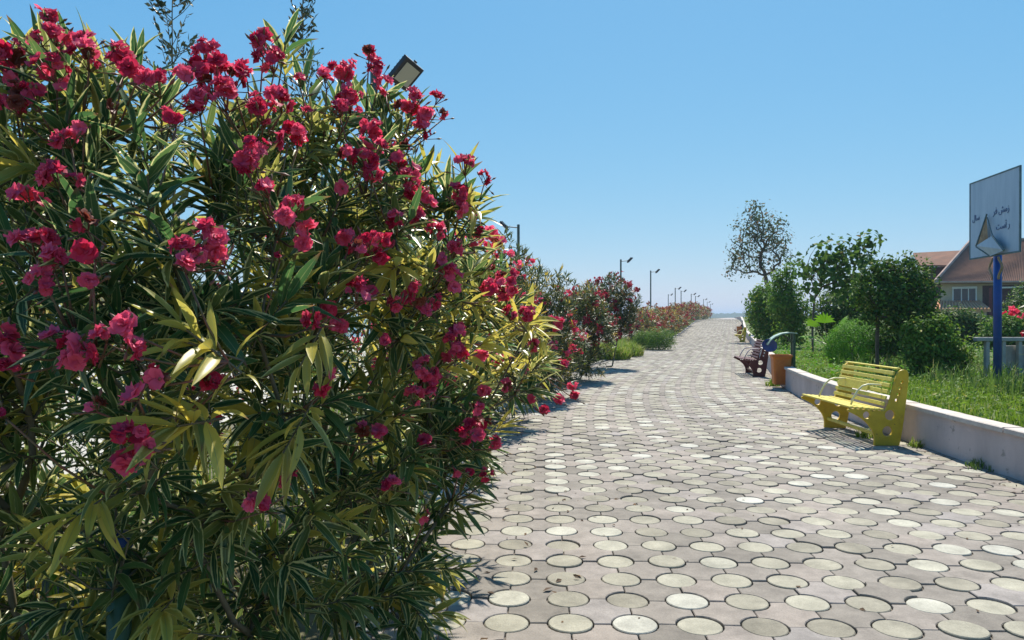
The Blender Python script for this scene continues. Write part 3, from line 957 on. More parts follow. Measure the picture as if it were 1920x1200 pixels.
        if left >= len(pts):
            left -= len(pts)
            for (p, d, s) in pts:
                o = link('flower', fmesh[int(rg.integers(0, 6))], cl)
                rot = frames(np.array([d]), np.array([rg.random() * 6]), rg)[0]
                m = Matrix.Identity(4)
                # flower's own up axis (z) along d
                ax = [rot[:, 0], rot[:, 2] * -1, rot[:, 1]]
                for r_ in range(3):
                    for cc in range(3): m[r_][cc] = ax[cc][r_] * s
                    m[r_][3] = p[r_] + off[r_]
                o.matrix_local = m
        else:
            Vs, Fs, As, n0 = [], [], [], 0
            for (p, d, s) in pts:
                rot = frames(np.array([d]), np.array([rg.random() * 6]), rg)[0]
                mtx = np.stack([rot[:, 0], -rot[:, 2], rot[:, 1]], -1)[None]
                V, Fq, A = scatter(FLOWERS[int(rg.integers(0, 6))], np.array([p]), mtx, np.array([s]), rg.random(1), np.zeros(1))
                Vs.append(V); Fs.append(Fq + n0); As.append(A); n0 += len(V)
            tag(link('blossoms', np_mesh('blossoms', np.concatenate(Vs) + np.array(off), [np.concatenate(Fs)], M['petal'], attr=np.concatenate(As), smooth=True), cl), kind='stuff')
    return root
M['bud'] = plain('flower_stalk', (0.22, 0.05, 0.05), 0.6, scale=30, c2=(0.10, 0.11, 0.04))
make_front_oleander()

# ---- other oleanders
def oleander(loc, h, rad, shoots, clusters, seed, label, leafm='oleander_green', petals='petal', group=None, leaf_len=0.15, n_leaf=8, yel=0.15, low=0.25, fsize=0.03, per=7, lean=(0, 0)):
    rg = np.random.default_rng(seed)
    root = empty('oleander_bush', loc, label=label, cat='shrub', group=group)
    lobes = []
    nl = 16
    for k in range(nl):
        a = 2.4 * k + rg.random()
        f = (k + 0.5) / nl
        z = h * (low + (0.88 - low) * f)
        rr = rad * (0.72 * math.sin(math.pi * (0.18 + 0.68 * f)))
        r = rad * rg.uniform(0.32, 0.46)
        lobes.append((rr * math.cos(a) + lean[0] * f, rr * math.sin(a) + lean[1] * f, min(z, h - r * 0.8), r))
    tips, dl, _ = in_lobes(lobes, shoots, rg, 0.5, 1.0)
    tips = tips[tips[:, 2] > 0.08]
    ctr = np.array([0, 0, h * 0.25])
    dirs = unit(unit(tips - ctr) + np.array([0, 0, 0.35]) + rg.normal(0, 0.3, tips.shape))
    sub = rg.choice(len(tips), min(len(tips), 110), replace=False)
    P, par = grow((0, 0, 0), tips[sub] - dirs[sub] * 0.1, rg, stems=7, spread=0.18)
    skeleton_mesh('branches', P, par, 0.004, 0.36, M['cane'], root, max_r=0.03, seg=4)
    LP, LD, LS = [], [], []
    for t, d in zip(tips, dirs):
        p, dd, sz = shoot_leaves(t, d, rg, n_leaf, leaf_len * rg.uniform(0.8, 1.15), 0.18)
        LP.append(p); LD.append(dd); LS.append(sz)
    LP = np.concatenate(LP); LD = np.concatenate(LD); LS = np.concatenate(LS)
    LY = np.repeat((rg.random(len(tips)) < yel) * 0.9, n_leaf)
    V, Fq, A = scatter(LEAF_LOW, LP, leaf_frames(LD, rg), LS, rg.random(len(LP)), LY, wide=np.full(len(LP), 1.15))
    tag(link('foliage', np_mesh('foliage', V, [Fq], M[leafm], attr=A), root), kind='stuff')
    if clusters:
        cp, cd, _ = in_lobes(lobes, clusters * 3, rg, 0.92, 1.1)
        # keep those that lie on the outside of the whole crown
        LL = np.array([l[:4] for l in lobes])
        dist = np.min(np.linalg.norm(cp[:, None] - LL[None, :, :3], axis=2) / LL[None, :, 3], axis=1)
        cp = cp[(dist > 0.85) & (cp[:, 2] > 0.3 * h)][:clusters]
        n = len(cp) * per
        pos = np.repeat(cp, per, axis=0) + rg.normal(0, fsize * 1.25, (n, 3))
        d = unit(rg.normal(size=(n, 3)) + np.array([0, -0.3, 0.5]))
        rot = frames(d, rg.random(n) * 6, rg)
        mtx = np.stack([rot[:, :, 0], -rot[:, :, 2], rot[:, :, 1]], -1)
        V, Fq, A = scatter(FLOWER_LOW, pos, mtx, fsize * rg.uniform(0.8, 1.25, n), rg.random(n), np.zeros(n))
        tag(link('blossoms', np_mesh('blossoms', V, [Fq], M[petals], attr=A), root), kind='stuff')
    return root

oleander((-2.75, 4.3, 0.03), 2.3, 1.1, 620, 30, 30, 'leafy oleander behind the green post, on the beach side of the largest bush', 'variegated', yel=0.12, n_leaf=10)
def lb(s, d, z=0.03):
    return stp(s, W + d, z)
oleander((-1.15, 5.0, 0.03), 2.6, 1.10, 620, 40, 31, 'variegated oleander pressed against the back of the largest one', 'variegated', yel=0.35, n_leaf=10, leaf_len=0.15)
oleander((-1.05, 7.7, 0.03), 2.7, 1.15, 520, 40, 32, 'yellow-green oleander between the largest bush and the crimson ones behind', 'variegated', yel=0.3, n_leaf=9)
oleander((-0.55, 10.6, 0.03), 2.6, 1.2, 1300, 40, 33, 'flowering oleander overhanging the paving just past the largest bush', 'oleander_green', yel=0.2, per=8, fsize=0.032, low=0.12)
oleander((0.40, 13.7, 0.03), 2.45, 1.0, 1300, 50, 34, 'crimson oleander in front of the lamp post whose head turns from the path', 'oleander_green', 'petal', yel=0.15, per=9, fsize=0.034, low=0.12)
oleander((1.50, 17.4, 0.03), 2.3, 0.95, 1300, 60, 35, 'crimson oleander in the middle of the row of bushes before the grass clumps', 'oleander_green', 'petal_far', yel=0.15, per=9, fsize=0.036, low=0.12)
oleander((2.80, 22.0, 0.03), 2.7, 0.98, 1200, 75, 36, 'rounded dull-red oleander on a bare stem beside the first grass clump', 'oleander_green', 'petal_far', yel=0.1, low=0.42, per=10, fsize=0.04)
k = 0
for s in np.arange(41, 150, 3.6):
    rgk = random.Random(int(s * 10))
    p = lb(s, 0.75 + rgk.uniform(-0.15, 0.25))
    far = s > 80
    rust = rgk.random() < 0.8
    oleander(p, rgk.uniform(1.85, 2.35), rgk.uniform(1.05, 1.3), 260 if far else 420, 30 if far else 42, 60 + k,
             'rust-orange oleander in the long low row beside the far paving' if rust else 'dull red oleander in the long low row beside the far paving', 'oleander_green', 'petal_rust' if rust else 'petal_far', group='rusty oleanders lining the far path' if rust else 'dull red oleanders lining the far path',
             leaf_len=0.22, n_leaf=6, yel=0.3, fsize=0.055, per=9, low=0.2)
    k += 1
# one on the bank, reaching into view at the frame's edge
oleander((6.74, 8.0, 0.40), 2.5, 1.08, 460, 90, 99, 'red oleander on the bank in front of the basketball board', 'oleander_green', 'petal', yel=0.25, per=9, fsize=0.034, n_leaf=9)

# ------------------------------------------------------------------ trees and shrubs on the bank
def tree(name, loc, lobes, label, cat, leafm, n_leaves, leaf_size, seed, trunk_r=0.06, tips=120, card=(0.28, 0.45, 0.12, 0.2), clump=5, yel=0.05, crown='crown', group=None, stems=1, lo=0.3, fork=None, droop=0.25, barkm='bark', tip_r=0.006):
    """lobes in world coordinates; leaves gathered in clumps round the ends of a real skeleton"""
    rg = np.random.default_rng(seed)
    loc = Vector(loc)
    root = empty(name, loc, label=label, cat=cat, group=group)
    L_ = [(l[0] - loc.x, l[1] - loc.y, l[2] - loc.z) + tuple(l[3:]) for l in lobes]
    tp, _, _ = in_lobes(L_, tips, rg, 0.1, 0.95)
    tp = tp[tp[:, 2] > 0.05]
    base_nodes = (0, 0, -0.03)
    if fork:
        base_pts = [np.array(base_nodes), np.array(fork) - np.array(loc)]
        P, par = grow(base_pts[1], tp, rg, wander=0.25, jitter=0.1)
        P = np.concatenate([[base_pts[0], base_pts[0] * 0.5 + base_pts[1] * 0.5 + rg.normal(0, 0.02, 3)], P]); par = np.concatenate([[-1, 0], np.where(par < 0, 1, par + 2)])
    else:
        P, par = grow(base_nodes, tp, rg, wander=0.25, jitter=0.1, stems=stems, spread=0.12)
    skeleton_mesh('trunk', P, par, tip_r, 0.40, M[barkm], root, max_r=trunk_r, seg=6)
    nc = n_leaves // clump
    cp, cd, _ = in_lobes(L_, nc, rg, lo, 1.0)
    cp = cp[cp[:, 2] > 0.03]
    nc = len(cp)
    pos = np.repeat(cp, clump, axis=0) + rg.normal(0, leaf_size * 0.75, (nc * clump, 3))
    n = len(pos)
    cen = np.mean(np.array([l[:3] for l in L_]), axis=0)
    LL = np.array([l[:3] for l in L_])
    own = np.argmin(np.linalg.norm(pos[:, None] - LL[None], axis=2), axis=1)
    d = unit(unit(pos - LL[own]) * 0.75 + rg.normal(0, 0.42, (n, 3)) + np.array([0, 0, 0.35]))
    sh = card_shape(*card)
    V, Fq, A = scatter(sh, pos, faced(d, rg, droop), leaf_size * rg.uniform(0.6, 1.25, n), np.clip(np.repeat(rg.random(nc), clump) * 0.6 + rg.random(n) * 0.4, 0, 0.99), (rg.random(n) < yel) * rg.uniform(0.5, 1, n))
    tag(link(crown, np_mesh(crown, V, [Fq], M[leafm], attr=A), root), kind='stuff')
    return root

def L(px, py, r, Y, rz=None, dy=0.0):
    p = at(px, py, Y + dy)
    t = (p.x, p.y, p.z, r / F * Y)
    return t + (rz / F * Y,) if rz else t

# tall thin tree
Yt = 46.0
tree('thin_tree', (at(1446, 600, Yt).x, Yt, 0.40), [L(1400, 430, 30, Yt), L(1385, 470, 28, Yt), L(1420, 405, 25, Yt), L(1450, 420, 28, Yt), L(1462, 450, 24, Yt), L(1430, 450, 34, Yt), L(1400, 495, 28, Yt), L(1440, 490, 28, Yt), L(1375, 505, 16, Yt), L(1470, 480, 18, Yt), L(1412, 385, 10, Yt)],
     'tall thin tree with sparse airy grey-green crown standing above the shrubs', 'tree', 'grey_leaf', 2500, 0.20, 5, trunk_r=0.14, tips=75, clump=6, yel=0.22, fork=at(1440, 545, Yt), lo=0.2, tip_r=0.017)
# broad-leaved tree with big leaves
Yb = 22.0
tree('broadleaf_tree', (at(1524, 650, Yb).x, Yb, 0.40), [L(1512, 500, 24, Yb), L(1540, 478, 24, Yb), L(1570, 470, 24, Yb), L(1600, 468, 24, Yb), L(1630, 452, 20, Yb), L(1555, 510, 36, Yb), L(1590, 500, 28, Yb), L(1622, 490, 18, Yb), L(1520, 535, 18, Yb), L(1580, 535, 30, Yb), L(1610, 515, 20, Yb)],
     'young tree with large broad leaves and a slim straight trunk', 'tree', 'fig_leaf', 820, 0.19, 6, trunk_r=0.05, tips=60, card=(0.42, 0.42, 0.2, 0.25), clump=3, yel=0.05, fork=at(1527, 560, Yb), lo=0.2)
# dense round-headed tree
Yl = 14.5
tree('round_tree', (at(1645, 690, Yl).x, Yl, 0.40), [L(1640, 545, 38, Yl), L(1685, 520, 36, Yl), L(1715, 555, 38, Yl), L(1660, 580, 34, Yl), L(1700, 585, 34, Yl), L(1655, 515, 26, Yl), L(1725, 525, 28, Yl), L(1735, 575, 22, Yl), L(1685, 550, 48, Yl), L(1620, 520, 18, Yl), L(1640, 497, 13, Yl), L(1700, 488, 12, Yl), L(1738, 500, 12, Yl), L(1610, 560, 14, Yl), L(1752, 548, 12, Yl), L(1750, 600, 14, Yl), L(1625, 595, 14, Yl), L(1668, 492, 11, Yl), L(1680, 612, 16, Yl)],
     'dense dark round-headed tree on a thin trunk above the clipped shrub', 'tree', 'dark_leaf', 9500, 0.08, 7, trunk_r=0.035, tips=90, card=(0.3, 0.45, 0.1, 0.2), clump=6, yel=0.05, fork=at(1646, 590, Yl), lo=0.35)
# clipped ball
Yc = 17.0
tree('clipped_shrub', (at(1612, 690, Yc).x, Yc, 0.40), [L(1612, 652, 60, Yc, 52)],
     'bright green clipped ball-shaped shrub at the foot of the round-headed tree', 'shrub', 'bright_leaf', 24000, 0.05, 8, trunk_r=0.03, tips=60, card=(0.16, 0.45, 0.1, 0.2), clump=6, yel=0.02, crown='foliage', stems=4, lo=0.86, droop=-0.4)
# shrubs behind
SH = [
    ('leafy_shrub', 1437, 645, 30.0, [(1425, 575, 26), (1440, 560, 28), (1455, 590, 34), (1430, 605, 28), (1420, 550, 14), (1445, 620, 28)], 'bright leafy shrub at the end of the bank nearest the thin tree', 'mid_leaf', 2600, 0.15),
    ('leafy_shrub', 1480, 648, 27.0, [(1468, 570, 30), (1490, 585, 32), (1475, 545, 22), (1485, 615, 30), (1460, 525, 14), (1478, 512, 12), (1484, 495, 8)], 'tall green shrub with a vine tip climbing above it', 'mid_leaf', 2600, 0.15),
    ('evergreen_shrub', 1575, 650, 25.0, [(1560, 575, 32), (1590, 570, 36), (1610, 600, 36), (1545, 600, 28), (1580, 615, 36), (1625, 570, 26), (1600, 545, 24)], 'dark evergreen shrub filling the space behind the broad-leaved tree', 'dark_leaf', 3600, 0.13),
    ('evergreen_shrub', 1690, 670, 16.5, [(1690, 620, 40), (1720, 640, 36), (1660, 640, 34), (1745, 650, 26)], 'shady evergreen shrub beneath the round-headed tree', 'dark_leaf', 3200, 0.09),
    ('feathery_shrub', 1755, 690, 13.5, [(1730, 655, 34), (1765, 640, 32), (1790, 670, 32), (1750, 680, 34), (1720, 620, 22), (1760, 610, 18)], 'soft feathery green shrub beside the round-headed tree', 'mid_leaf', 4200, 0.085),
    ('leafy_shrub', 1800, 650, 27.0, [(1790, 605, 28), (1820, 610, 30), (1770, 615, 28), (1805, 630, 32), (1840, 615, 22)], 'leafy shrub below the tiled porch roof of the house', 'dark_leaf', 2600, 0.15),
    ('leafy_shrub', 1890, 655, 24.0, [(1870, 620, 26), (1900, 615, 28), (1930, 610, 34), (1890, 640, 30), (1860, 640, 22)], 'light green shrub behind the concrete fence', 'mid_leaf', 2400, 0.15),
    ('evergreen_shrub', 1915, 600, 32.0, [(1905, 580, 24), (1930, 560, 34), (1945, 590, 34)], 'dark shrub rising beside the house and the blue pole', 'dark_leaf', 1800, 0.16),
    ('leafy_shrub', 1418, 640, 44.0, [(1414, 592, 12), (1422, 600, 14), (1430, 585, 16), (1410, 575, 9)], 'small dark shrub leaning out over the far end of the wall', 'dark_leaf', 900, 0.16),
]
for i, (nm, bx, by, Y, lobs, label, lm_, n, sz) in enumerate(SH):
    tree(nm, (at(bx, by, Y).x, Y, 0.40), [L(x, y, r, Y) for x, y, r in lobs], label, 'shrub', lm_, int(n * 1.7), sz, 200 + i, trunk_r=0.03, tips=60, card=(0.25, 0.45, 0.12, 0.2), clump=5, yel=0.05, crown='foliage', stems=5, lo=0.35)
# distant shrubs that close the bank towards the end of the path
for i, s in enumerate((58, 66, 75, 86, 98, 112, 126)):
    p = stp(s, -2.0 - (i % 3) * 0.7, 0.40)
    h = (2.6, 2.2, 3.0, 2.4, 2.8, 2.2, 2.6)[i]
    tree('roadside_shrub', p, [(p.x, p.y, 0.4 + h * 0.35, h * 0.42), (p.x + 0.9, p.y + 0.4, 0.4 + h * 0.5, h * 0.38), (p.x - 0.5, p.y + 0.8, 0.4 + h * 0.6, h * 0.34), (p.x + 0.3, p.y - 0.6, 0.4 + h * 0.3, h * 0.36)],
         'dark green shrub in the line beyond the thin tree, above the far wall', 'shrub', 'dark_leaf', 900, 0.22, 300 + i, trunk_r=0.04, tips=30, crown='foliage', stems=4, group='shrubs above the far wall', lo=0.3)

# fan palm: big ribbed leaves on stalks
def palm(loc, label, seed, n=9, h=1.0, fr=0.55):
    rg = np.random.default_rng(seed)
    root = empty('small_palm', loc, label=label, cat='palm')
    mb = MB(); mb.tube([(0, 0, -0.03), (0.01, 0, h * 0.45)], [0.06, 0.05], 8); mb.build('trunk', M['bark'], root)
    for k in range(n):
        a = 2 * math.pi * k / n + rg.normal(0, 0.2)
        el = rg.uniform(0.2, 1.2)
        d = Vector((math.cos(a) * math.cos(el), math.sin(a) * math.cos(el), math.sin(el)))
        b = Vector((0, 0, h * 0.42)); e = b + d * h * 0.75
        Vs, Fs = [], []
        side = d.cross(Vector((0, 0, 1))).normalized(); nor = side.cross(d).normalized()
        m = 9
        for j in range(m):
            q = (j / (m - 1) - 0.5) * 2.6
            dd = (d * math.cos(q) + side * math.sin(q))
            w = dd.cross(nor).normalized() * 0.035
            p1 = e + dd * fr * 0.55 + nor * 0.02; p2 = e + dd * fr * (1 - 0.15 * abs(q)) - Vector((0, 0, 0.12 * fr))
            n0 = len(Vs)
            Vs += [e, p1 + w, p2, p1 - w]; Fs += [(n0, n0 + 1, n0 + 2, n0 + 3)]
        me = np_mesh('frond', np.array([tuple(v) for v in Vs]), [np.array(Fs)], M['bright_leaf'], attr=np.tile([0.5, 0.5, rg.random(), 0.1], (len(Vs), 1)))
        fo = link('frond', me, root)
        st_m = MB(); st_m.tube([b, b + d * h * 0.4 + Vector((0, 0, 0.02)), e], 0.012, 5); st_m.build('stalk', M['stalk'], fo)
palm((at(1552, 640, 20.0).x, 20.0, 0.40), 'small fan palm with light green leaves behind the broad-leaved tree trunk', 5, n=6, h=0.85, fr=0.40)

# ------------------------------------------------------------------ grass
def grass(name, pts, hmin, hmax, wid, mat, seed, yel=0.08, lean=0.5):
    """bent blades: pts (n,3)"""
    rg = np.random.default_rng(seed)
    n = len(pts)
    h = rg.uniform(hmin, hmax, n)
    a = rg.random(n) * 2 * math.pi
    ln = rg.random(n) * lean
    dx, dy = np.cos(a), np.sin(a)
    w = wid * rg.uniform(0.6, 1.3, n)
    px_, py_ = -dy * w, dx * w
    V = np.zeros((n, 5, 3))
    V[:, 0] = pts + np.stack([px_, py_, -0.01 + 0 * h], 1)
    V[:, 1] = pts - np.stack([px_, py_, 0.01 + 0 * h], 1)
    m1 = pts + np.stack([dx * h * ln * 0.35, dy * h * ln * 0.35, h * 0.6], 1)
    V[:, 2] = m1 - np.stack([px_, py_, 0 * h], 1) * 0.75
    V[:, 3] = m1 + np.stack([px_, py_, 0 * h], 1) * 0.75
    V[:, 4] = pts + np.stack([dx * h * ln, dy * h * ln, h * (1 - 0.25 * ln)], 1)
    A = np.zeros((n, 5, 4)); A[:, :, 0] = 0.5; A[:, :, 2] = rg.random(n)[:, None]; A[:, :, 3] = ((rg.random(n) < yel) * rg.random(n))[:, None]
    b = (np.arange(n) * 5)[:, None]
    return np_mesh(name, V.reshape(-1, 3), [np.array([[0, 1, 2, 3]]) + b, np.array([[3, 2, 4]]) + b], mat, attr=A.reshape(-1, 4))

def patch(n, s0, s1, t0, t1, z, seed, clump=0.0):
    rg = np.random.default_rng(seed)
    s = s0 + (s1 - s0) * rg.random(n)
    t = t0 + (t1 - t0) * rg.random(n)
    if clump:
        k = max(1, n // 14)
        c = rg.integers(0, k, n)
        s = (s0 + (s1 - s0) * rg.random(k))[c] + rg.normal(0, clump, n)
        t = np.clip((t0 + (t1 - t0) * rg.random(k))[c] + rg.normal(0, clump, n), min(t0, t1), max(t0, t1))
    x, y, _ = st(s, t)
    return np.stack([x, y, z + zr(s)], 1)
tag(link('grass', grass('grass', np.concatenate([patch(14000, 4, 14, -0.2, -3.2, 0.40, 1), patch(24000, 7, 24, -0.2, -4.5, 0.40, 2, 0.10), patch(9000, 24, 60, -0.2, -5, 0.40, 3, 0.15)]), 0.03, 0.12, 0.006, M['grass'], 4, lean=0.9)),
    'lush bright green grass along the top of the low wall', 'grass', kind='stuff')
tag(link('weeds', grass('weeds', np.concatenate([patch(3500, 8, 22, -1.2, -7, 0.40, 5, 0.14), patch(2500, 5, 14, -2.0, -8, 0.40, 6, 0.14)]), 0.15, 0.45, 0.009, M['weed'], 7, yel=0.15, lean=0.8)),
    'taller tangled weeds on the bank behind the grass edge', 'weeds', kind='stuff')
tag(link('grass', grass('grass', np.concatenate([patch(5000, 19, 34, W + 0.12, W + 3.2, 0.02, 8, 0.12), patch(5000, 2, 20, W + 0.15, W + 3.0, 0.02, 9, 0.12), patch(5000, 34, 90, W + 0.12, W + 2.5, 0.02, 10, 0.2)]), 0.10, 0.45, 0.008, M['grass'], 11, yel=0.3)),
    'long yellowish grass in the planting bed between the oleanders', 'grass', kind='stuff')

def ground_cover(n, s0, s1, t0, t1, hi, size, mat, seed, label):
    rg = np.random.default_rng(seed)
    p = patch(n, s0, s1, t0, t1, 0.40, seed, 0.13)
    p[:, 2] += hi * rg.random(n) ** 1.5
    nrm = unit(np.stack([rg.normal(0, 0.5, n), rg.normal(0, 0.5, n), np.full(n, 0.9)], 1))
    V, Fq, A = scatter(card_shape(0.28, 0.45, 0.2, 0.2), p, faced(nrm, rg, 0.1), size * rg.uniform(0.5, 1.3, n), rg.random(n), (rg.random(n) < 0.12) * rg.random(n))
    tag(link('ground_cover', np_mesh('ground_cover', V, [Fq], mat, attr=A)), label, 'weeds', kind='stuff')
ground_cover(9000, 4, 16, -0.2, -6, 0.16, 0.07, M['mid_leaf'], 91, 'leafy weeds mixed into the grass on the bank')
ground_cover(7000, 12, 34, -0.2, -7, 0.25, 0.08, M['bright_leaf'], 92, 'light green leafy weeds under the trees on the bank')
def tuft(name, loc, rad, n, h, mat, label, cat, seed, yel=0.1, wid=0.008, group=None):
    rg = np.random.default_rng(seed)
    a = rg.random(n) * 2 * math.pi; r = rad * np.sqrt(rg.random(n))
    hh = np.sqrt(np.maximum(0.05, 1 - (r / rad) ** 2))
    pts = np.stack([r * np.cos(a), r * np.sin(a), 0 * r], 1)
    me = grass(name, pts, h * 0.55, h, wid, mat, seed + 1, yel, 0.9)
    co = np.zeros(len(me.vertices) * 3); me.vertices.foreach_get('co', co)
    co = co.reshape(-1, 3); co[:, 2] *= np.repeat(0.35 + 0.65 * hh, 5)
    me.vertices.foreach_set('co', co.ravel())
    o = link(name, me); o.location = loc
    return tag(o, label, cat, group)
Yg = 34.0
for (bx, rx, h_, Y_, lab, sd) in ((1238, 26, 0.98, Yg, 'rounded green fine-leaved shrub before the rusty oleanders', 41), (1210, 21, 0.86, Yg + 0.8, 'smaller rounded green shrub tucked against the fine-leaved one', 42)):
    r_ = rx / F * Y_
    bxw = at(bx, 655, Y_).x
    tree('rounded_shrub', (bxw, Y_, 0.03), [(bxw, Y_, h_ * 0.42, r_ * 1.1, h_ * 0.55), (bxw - r_ * 0.4, Y_ - 0.1, h_ * 0.5, r_ * 0.7, h_ * 0.5), (bxw + r_ * 0.4, Y_ + 0.1, h_ * 0.45, r_ * 0.7, h_ * 0.48)], lab, 'shrub', 'mid_leaf', 5200, 0.11, sd, trunk_r=0.02, tips=40, card=(0.09, 0.45, 0.15, 0.2), clump=5, crown='foliage', stems=5, lo=0.55, droop=-0.8)
tuft('grass_clump', (at(1140, 672, 26.5).x, 26.5, 0.03), 0.8, 1400, 0.8, M['grass'], 'loose yellowish grass clump at the foot of the rounded oleander', 'plant', 43, 0.45, 0.012)
tuft('grass_clump', (at(1172, 668, 28.5).x, 28.5, 0.03), 0.7, 900, 0.75, M['grass'], 'thin pale grass clump around a lamp post foot', 'plant', 44, 0.5, 0.012)
# weeds in the joints
tuft('weed_tuft', (at(1845, 878, 7.35).x, 7.35, 0.0), 0.16, 160, 0.13, M['weed'], 'small weed tuft at the foot of the low wall, away from the bench', 'weed', 51, 0.1, 0.005)
tuft('weed_tuft', (4.42, 9.25, 0.0), 0.12, 110, 0.16, M['grass'], 'green weed sprouting under the yellow bench', 'weed', 52, 0.1, 0.006)
tuft('weed_tuft', (at(1716, 838, 8.55).x, 8.55, 0.0), 0.08, 60, 0.14, M['grass'], 'yellowish weed between the yellow bench and the wall', 'weed', 53, 0.6, 0.006)
tuft('weed_tuft', (at(1448, 722, 16.2).x, 16.2, 0.0), 0.16, 130, 0.22, M['grass'], 'weed tuft on the paving beside the orange bin', 'weed', 54, 0.1, 0.008)

# leaves and petals dropped on the paving
def litter(name, n, s0, s1, t0, t1, size, mat, seed, label):
    rg = np.random.default_rng(seed)
    p = patch(n, s0, s1, t0, t1, 0.006, seed)
    d = unit(np.stack([rg.normal(size=n), rg.normal(size=n), rg.normal(0, 0.12, n)], 1))
    V, Fq, A = scatter(card_shape(0.22, 0.5, 0.1, 0.3), p, frames(d, rg.normal(0, 0.25, n), rg), size * rg.uniform(0.5, 1.3, n), rg.random(n), (rg.random(n) < 0.6) * 1.0)
    tag(link(name, np_mesh(name, V, [Fq], mat, attr=A)), label, 'litter', kind='stuff')
M['dry_leaf'] = leaf_mat('dry_leaf', (0.06, 0.035, 0.02), (0.16, 0.09, 0.04), yellow=(0.10, 0.065, 0.04), trans=0.1, rough=0.8)
litter('fallen_leaves', 260, -1, 22, 0.05, W, 0.045, M['dry_leaf'], 81, 'dry leaves and bits scattered on the paving')
litter('fallen_leaves', 320, -1, 24, W - 1.1, W, 0.06, M['dry_leaf'], 82, 'dry leaves gathered along the oleander side of the paving')
litter('fallen_leaves', 160, 2, 20, 0.02, 0.35, 0.05, M['dry_leaf'], 83, 'dry leaves gathered at the foot of the low wall')

# tall flowering weed stalks behind the big oleander
def weed_stalk(px, py_top, Y, label, seed, lean=0.0):
    rg = np.random.default_rng(seed)
    b = Vector((at(px, 600, Y).x - lean, Y, 0.03))
    top = at(px, py_top, Y) - b
    root = empty('weed_stalk', b, label=label, cat='weed')
    H = top.z
    pts = [Vector((lean * (i / 12) ** 2 + rg.normal(0, 0.006), rg.normal(0, 0.006), H * i / 12)) for i in range(13)]
    m = MB(); m.tube(pts, [0.010 - 0.008 * i / 12 for i in range(13)], 6); m.build('stem', M['cane'], root, smooth=True)
    tw = MB(); LP, LD, LS = [], [], []
    for i in range(150):
        f = rg.uniform(0.35, 1.0)
        q = f * 12; j = min(11, int(q)); p = pts[j].lerp(pts[j + 1], q - j)
        a = rg.random() * 6.28
        top_zone = f > 0.62
        ln = (0.05 + 0.22 * (1 - abs(f - 0.75) / 0.3)) if top_zone else 0.12
        ln = max(0.05, ln) * rg.uniform(0.6, 1.0)
        d = Vector((math.cos(a), math.sin(a), rg.uniform(0.7, 1.4))).normalized()
        e = p + d * ln
        tw.tube([p, p.lerp(e, 0.5) + Vector((0, 0, -0.01)), e], [0.0022, 0.0018, 0.0012], 4)
        for z in range(9 if top_zone else 3):
            g_ = rg.uniform(0.25, 1.0)
            LP.append(p.lerp(e, g_)); LD.append(d + Vector(rg.normal(0, 0.7, 3))); LS.append(rg.uniform(0.018, 0.05) if top_zone else rg.uniform(0.06, 0.11))
    tw.build('side_stems', M['cane'], root)
    LP = np.array([tuple(v) for v in LP]); LD = unit(np.array([tuple(v) for v in LD])); LS = np.array(LS)
    V, Fq, A = scatter(card_shape(0.2, 0.5, 0.2), LP, frames(LD, rg.random(len(LP)) * 6, rg), LS, rg.random(len(LP)), (rg.random(len(LP)) < 0.2) * 0.6)
    tag(link('foliage', np_mesh('foliage', V, [Fq], M['stalk'], attr=A), root), kind='stuff')
weed_stalk(325, -75, 3.7, 'tall dark weed stalk with narrow upright leaves rising behind the oleander', 71)
weed_stalk(568, -35, 4.3, 'tall feathery weed stalk with fine seed heads rising near the floodlight', 72)

# ------------------------------------------------------------------ benches
def flat_shape(name, outer, holes, thick, mat, parent, x=0.0):
    """a plate in the local y-z plane (outline given as (u, z)), with holes, thickness along x"""
    cu = bpy.data.curves.new(name, 'CURVE'); cu.dimensions = '2D'; cu.fill_mode = 'BOTH'; cu.extrude = thick / 2; cu.bevel_depth = 0.002; cu.bevel_resolution = 0
    for lp in [outer] + holes:
        sp = cu.splines.new('POLY'); sp.points.add(len(lp) - 1); sp.use_cyclic_u = True
        for i, (a, b) in enumerate(lp): sp.points[i].co = (a, b, 0, 1)
    tmp = bpy.data.objects.new('tmp', cu); col.objects.link(tmp)
    dg = bpy.context.evaluated_depsgraph_get(); dg.update()
    me = bpy.data.meshes.new_from_object(tmp.evaluated_get(dg))
    bpy.data.objects.remove(tmp)
    # (a, b, 0) -> (x: across thickness, y: a, z: b)
    co = np.zeros(len(me.vertices) * 3); me.vertices.foreach_get('co', co); co = co.reshape(-1, 3)
    new = np.stack([co[:, 2] + x, co[:, 0], co[:, 1]], 1)
    me.vertices.foreach_set('co', new.ravel()); me.materials.clear(); me.materials.append(mat); me.update(); me.name = name
    return link(name, me, parent)
def ring(cx, cy, r, n=18): return [(cx + r * math.cos(2 * math.pi * k / n), cy + r * math.sin(2 * math.pi * k / n)) for k in range(n)]
def smooth_poly(pts, it=2):
    for _ in range(it):
        out = []
        n = len(pts)
        for i in range(n):
            a, b = pts[i], pts[(i + 1) % n]
            out += [(a[0] * .75 + b[0] * .25, a[1] * .75 + b[1] * .25), (a[0] * .25 + b[0] * .75, a[1] * .25 + b[1] * .75)]
        pts = out
    return pts
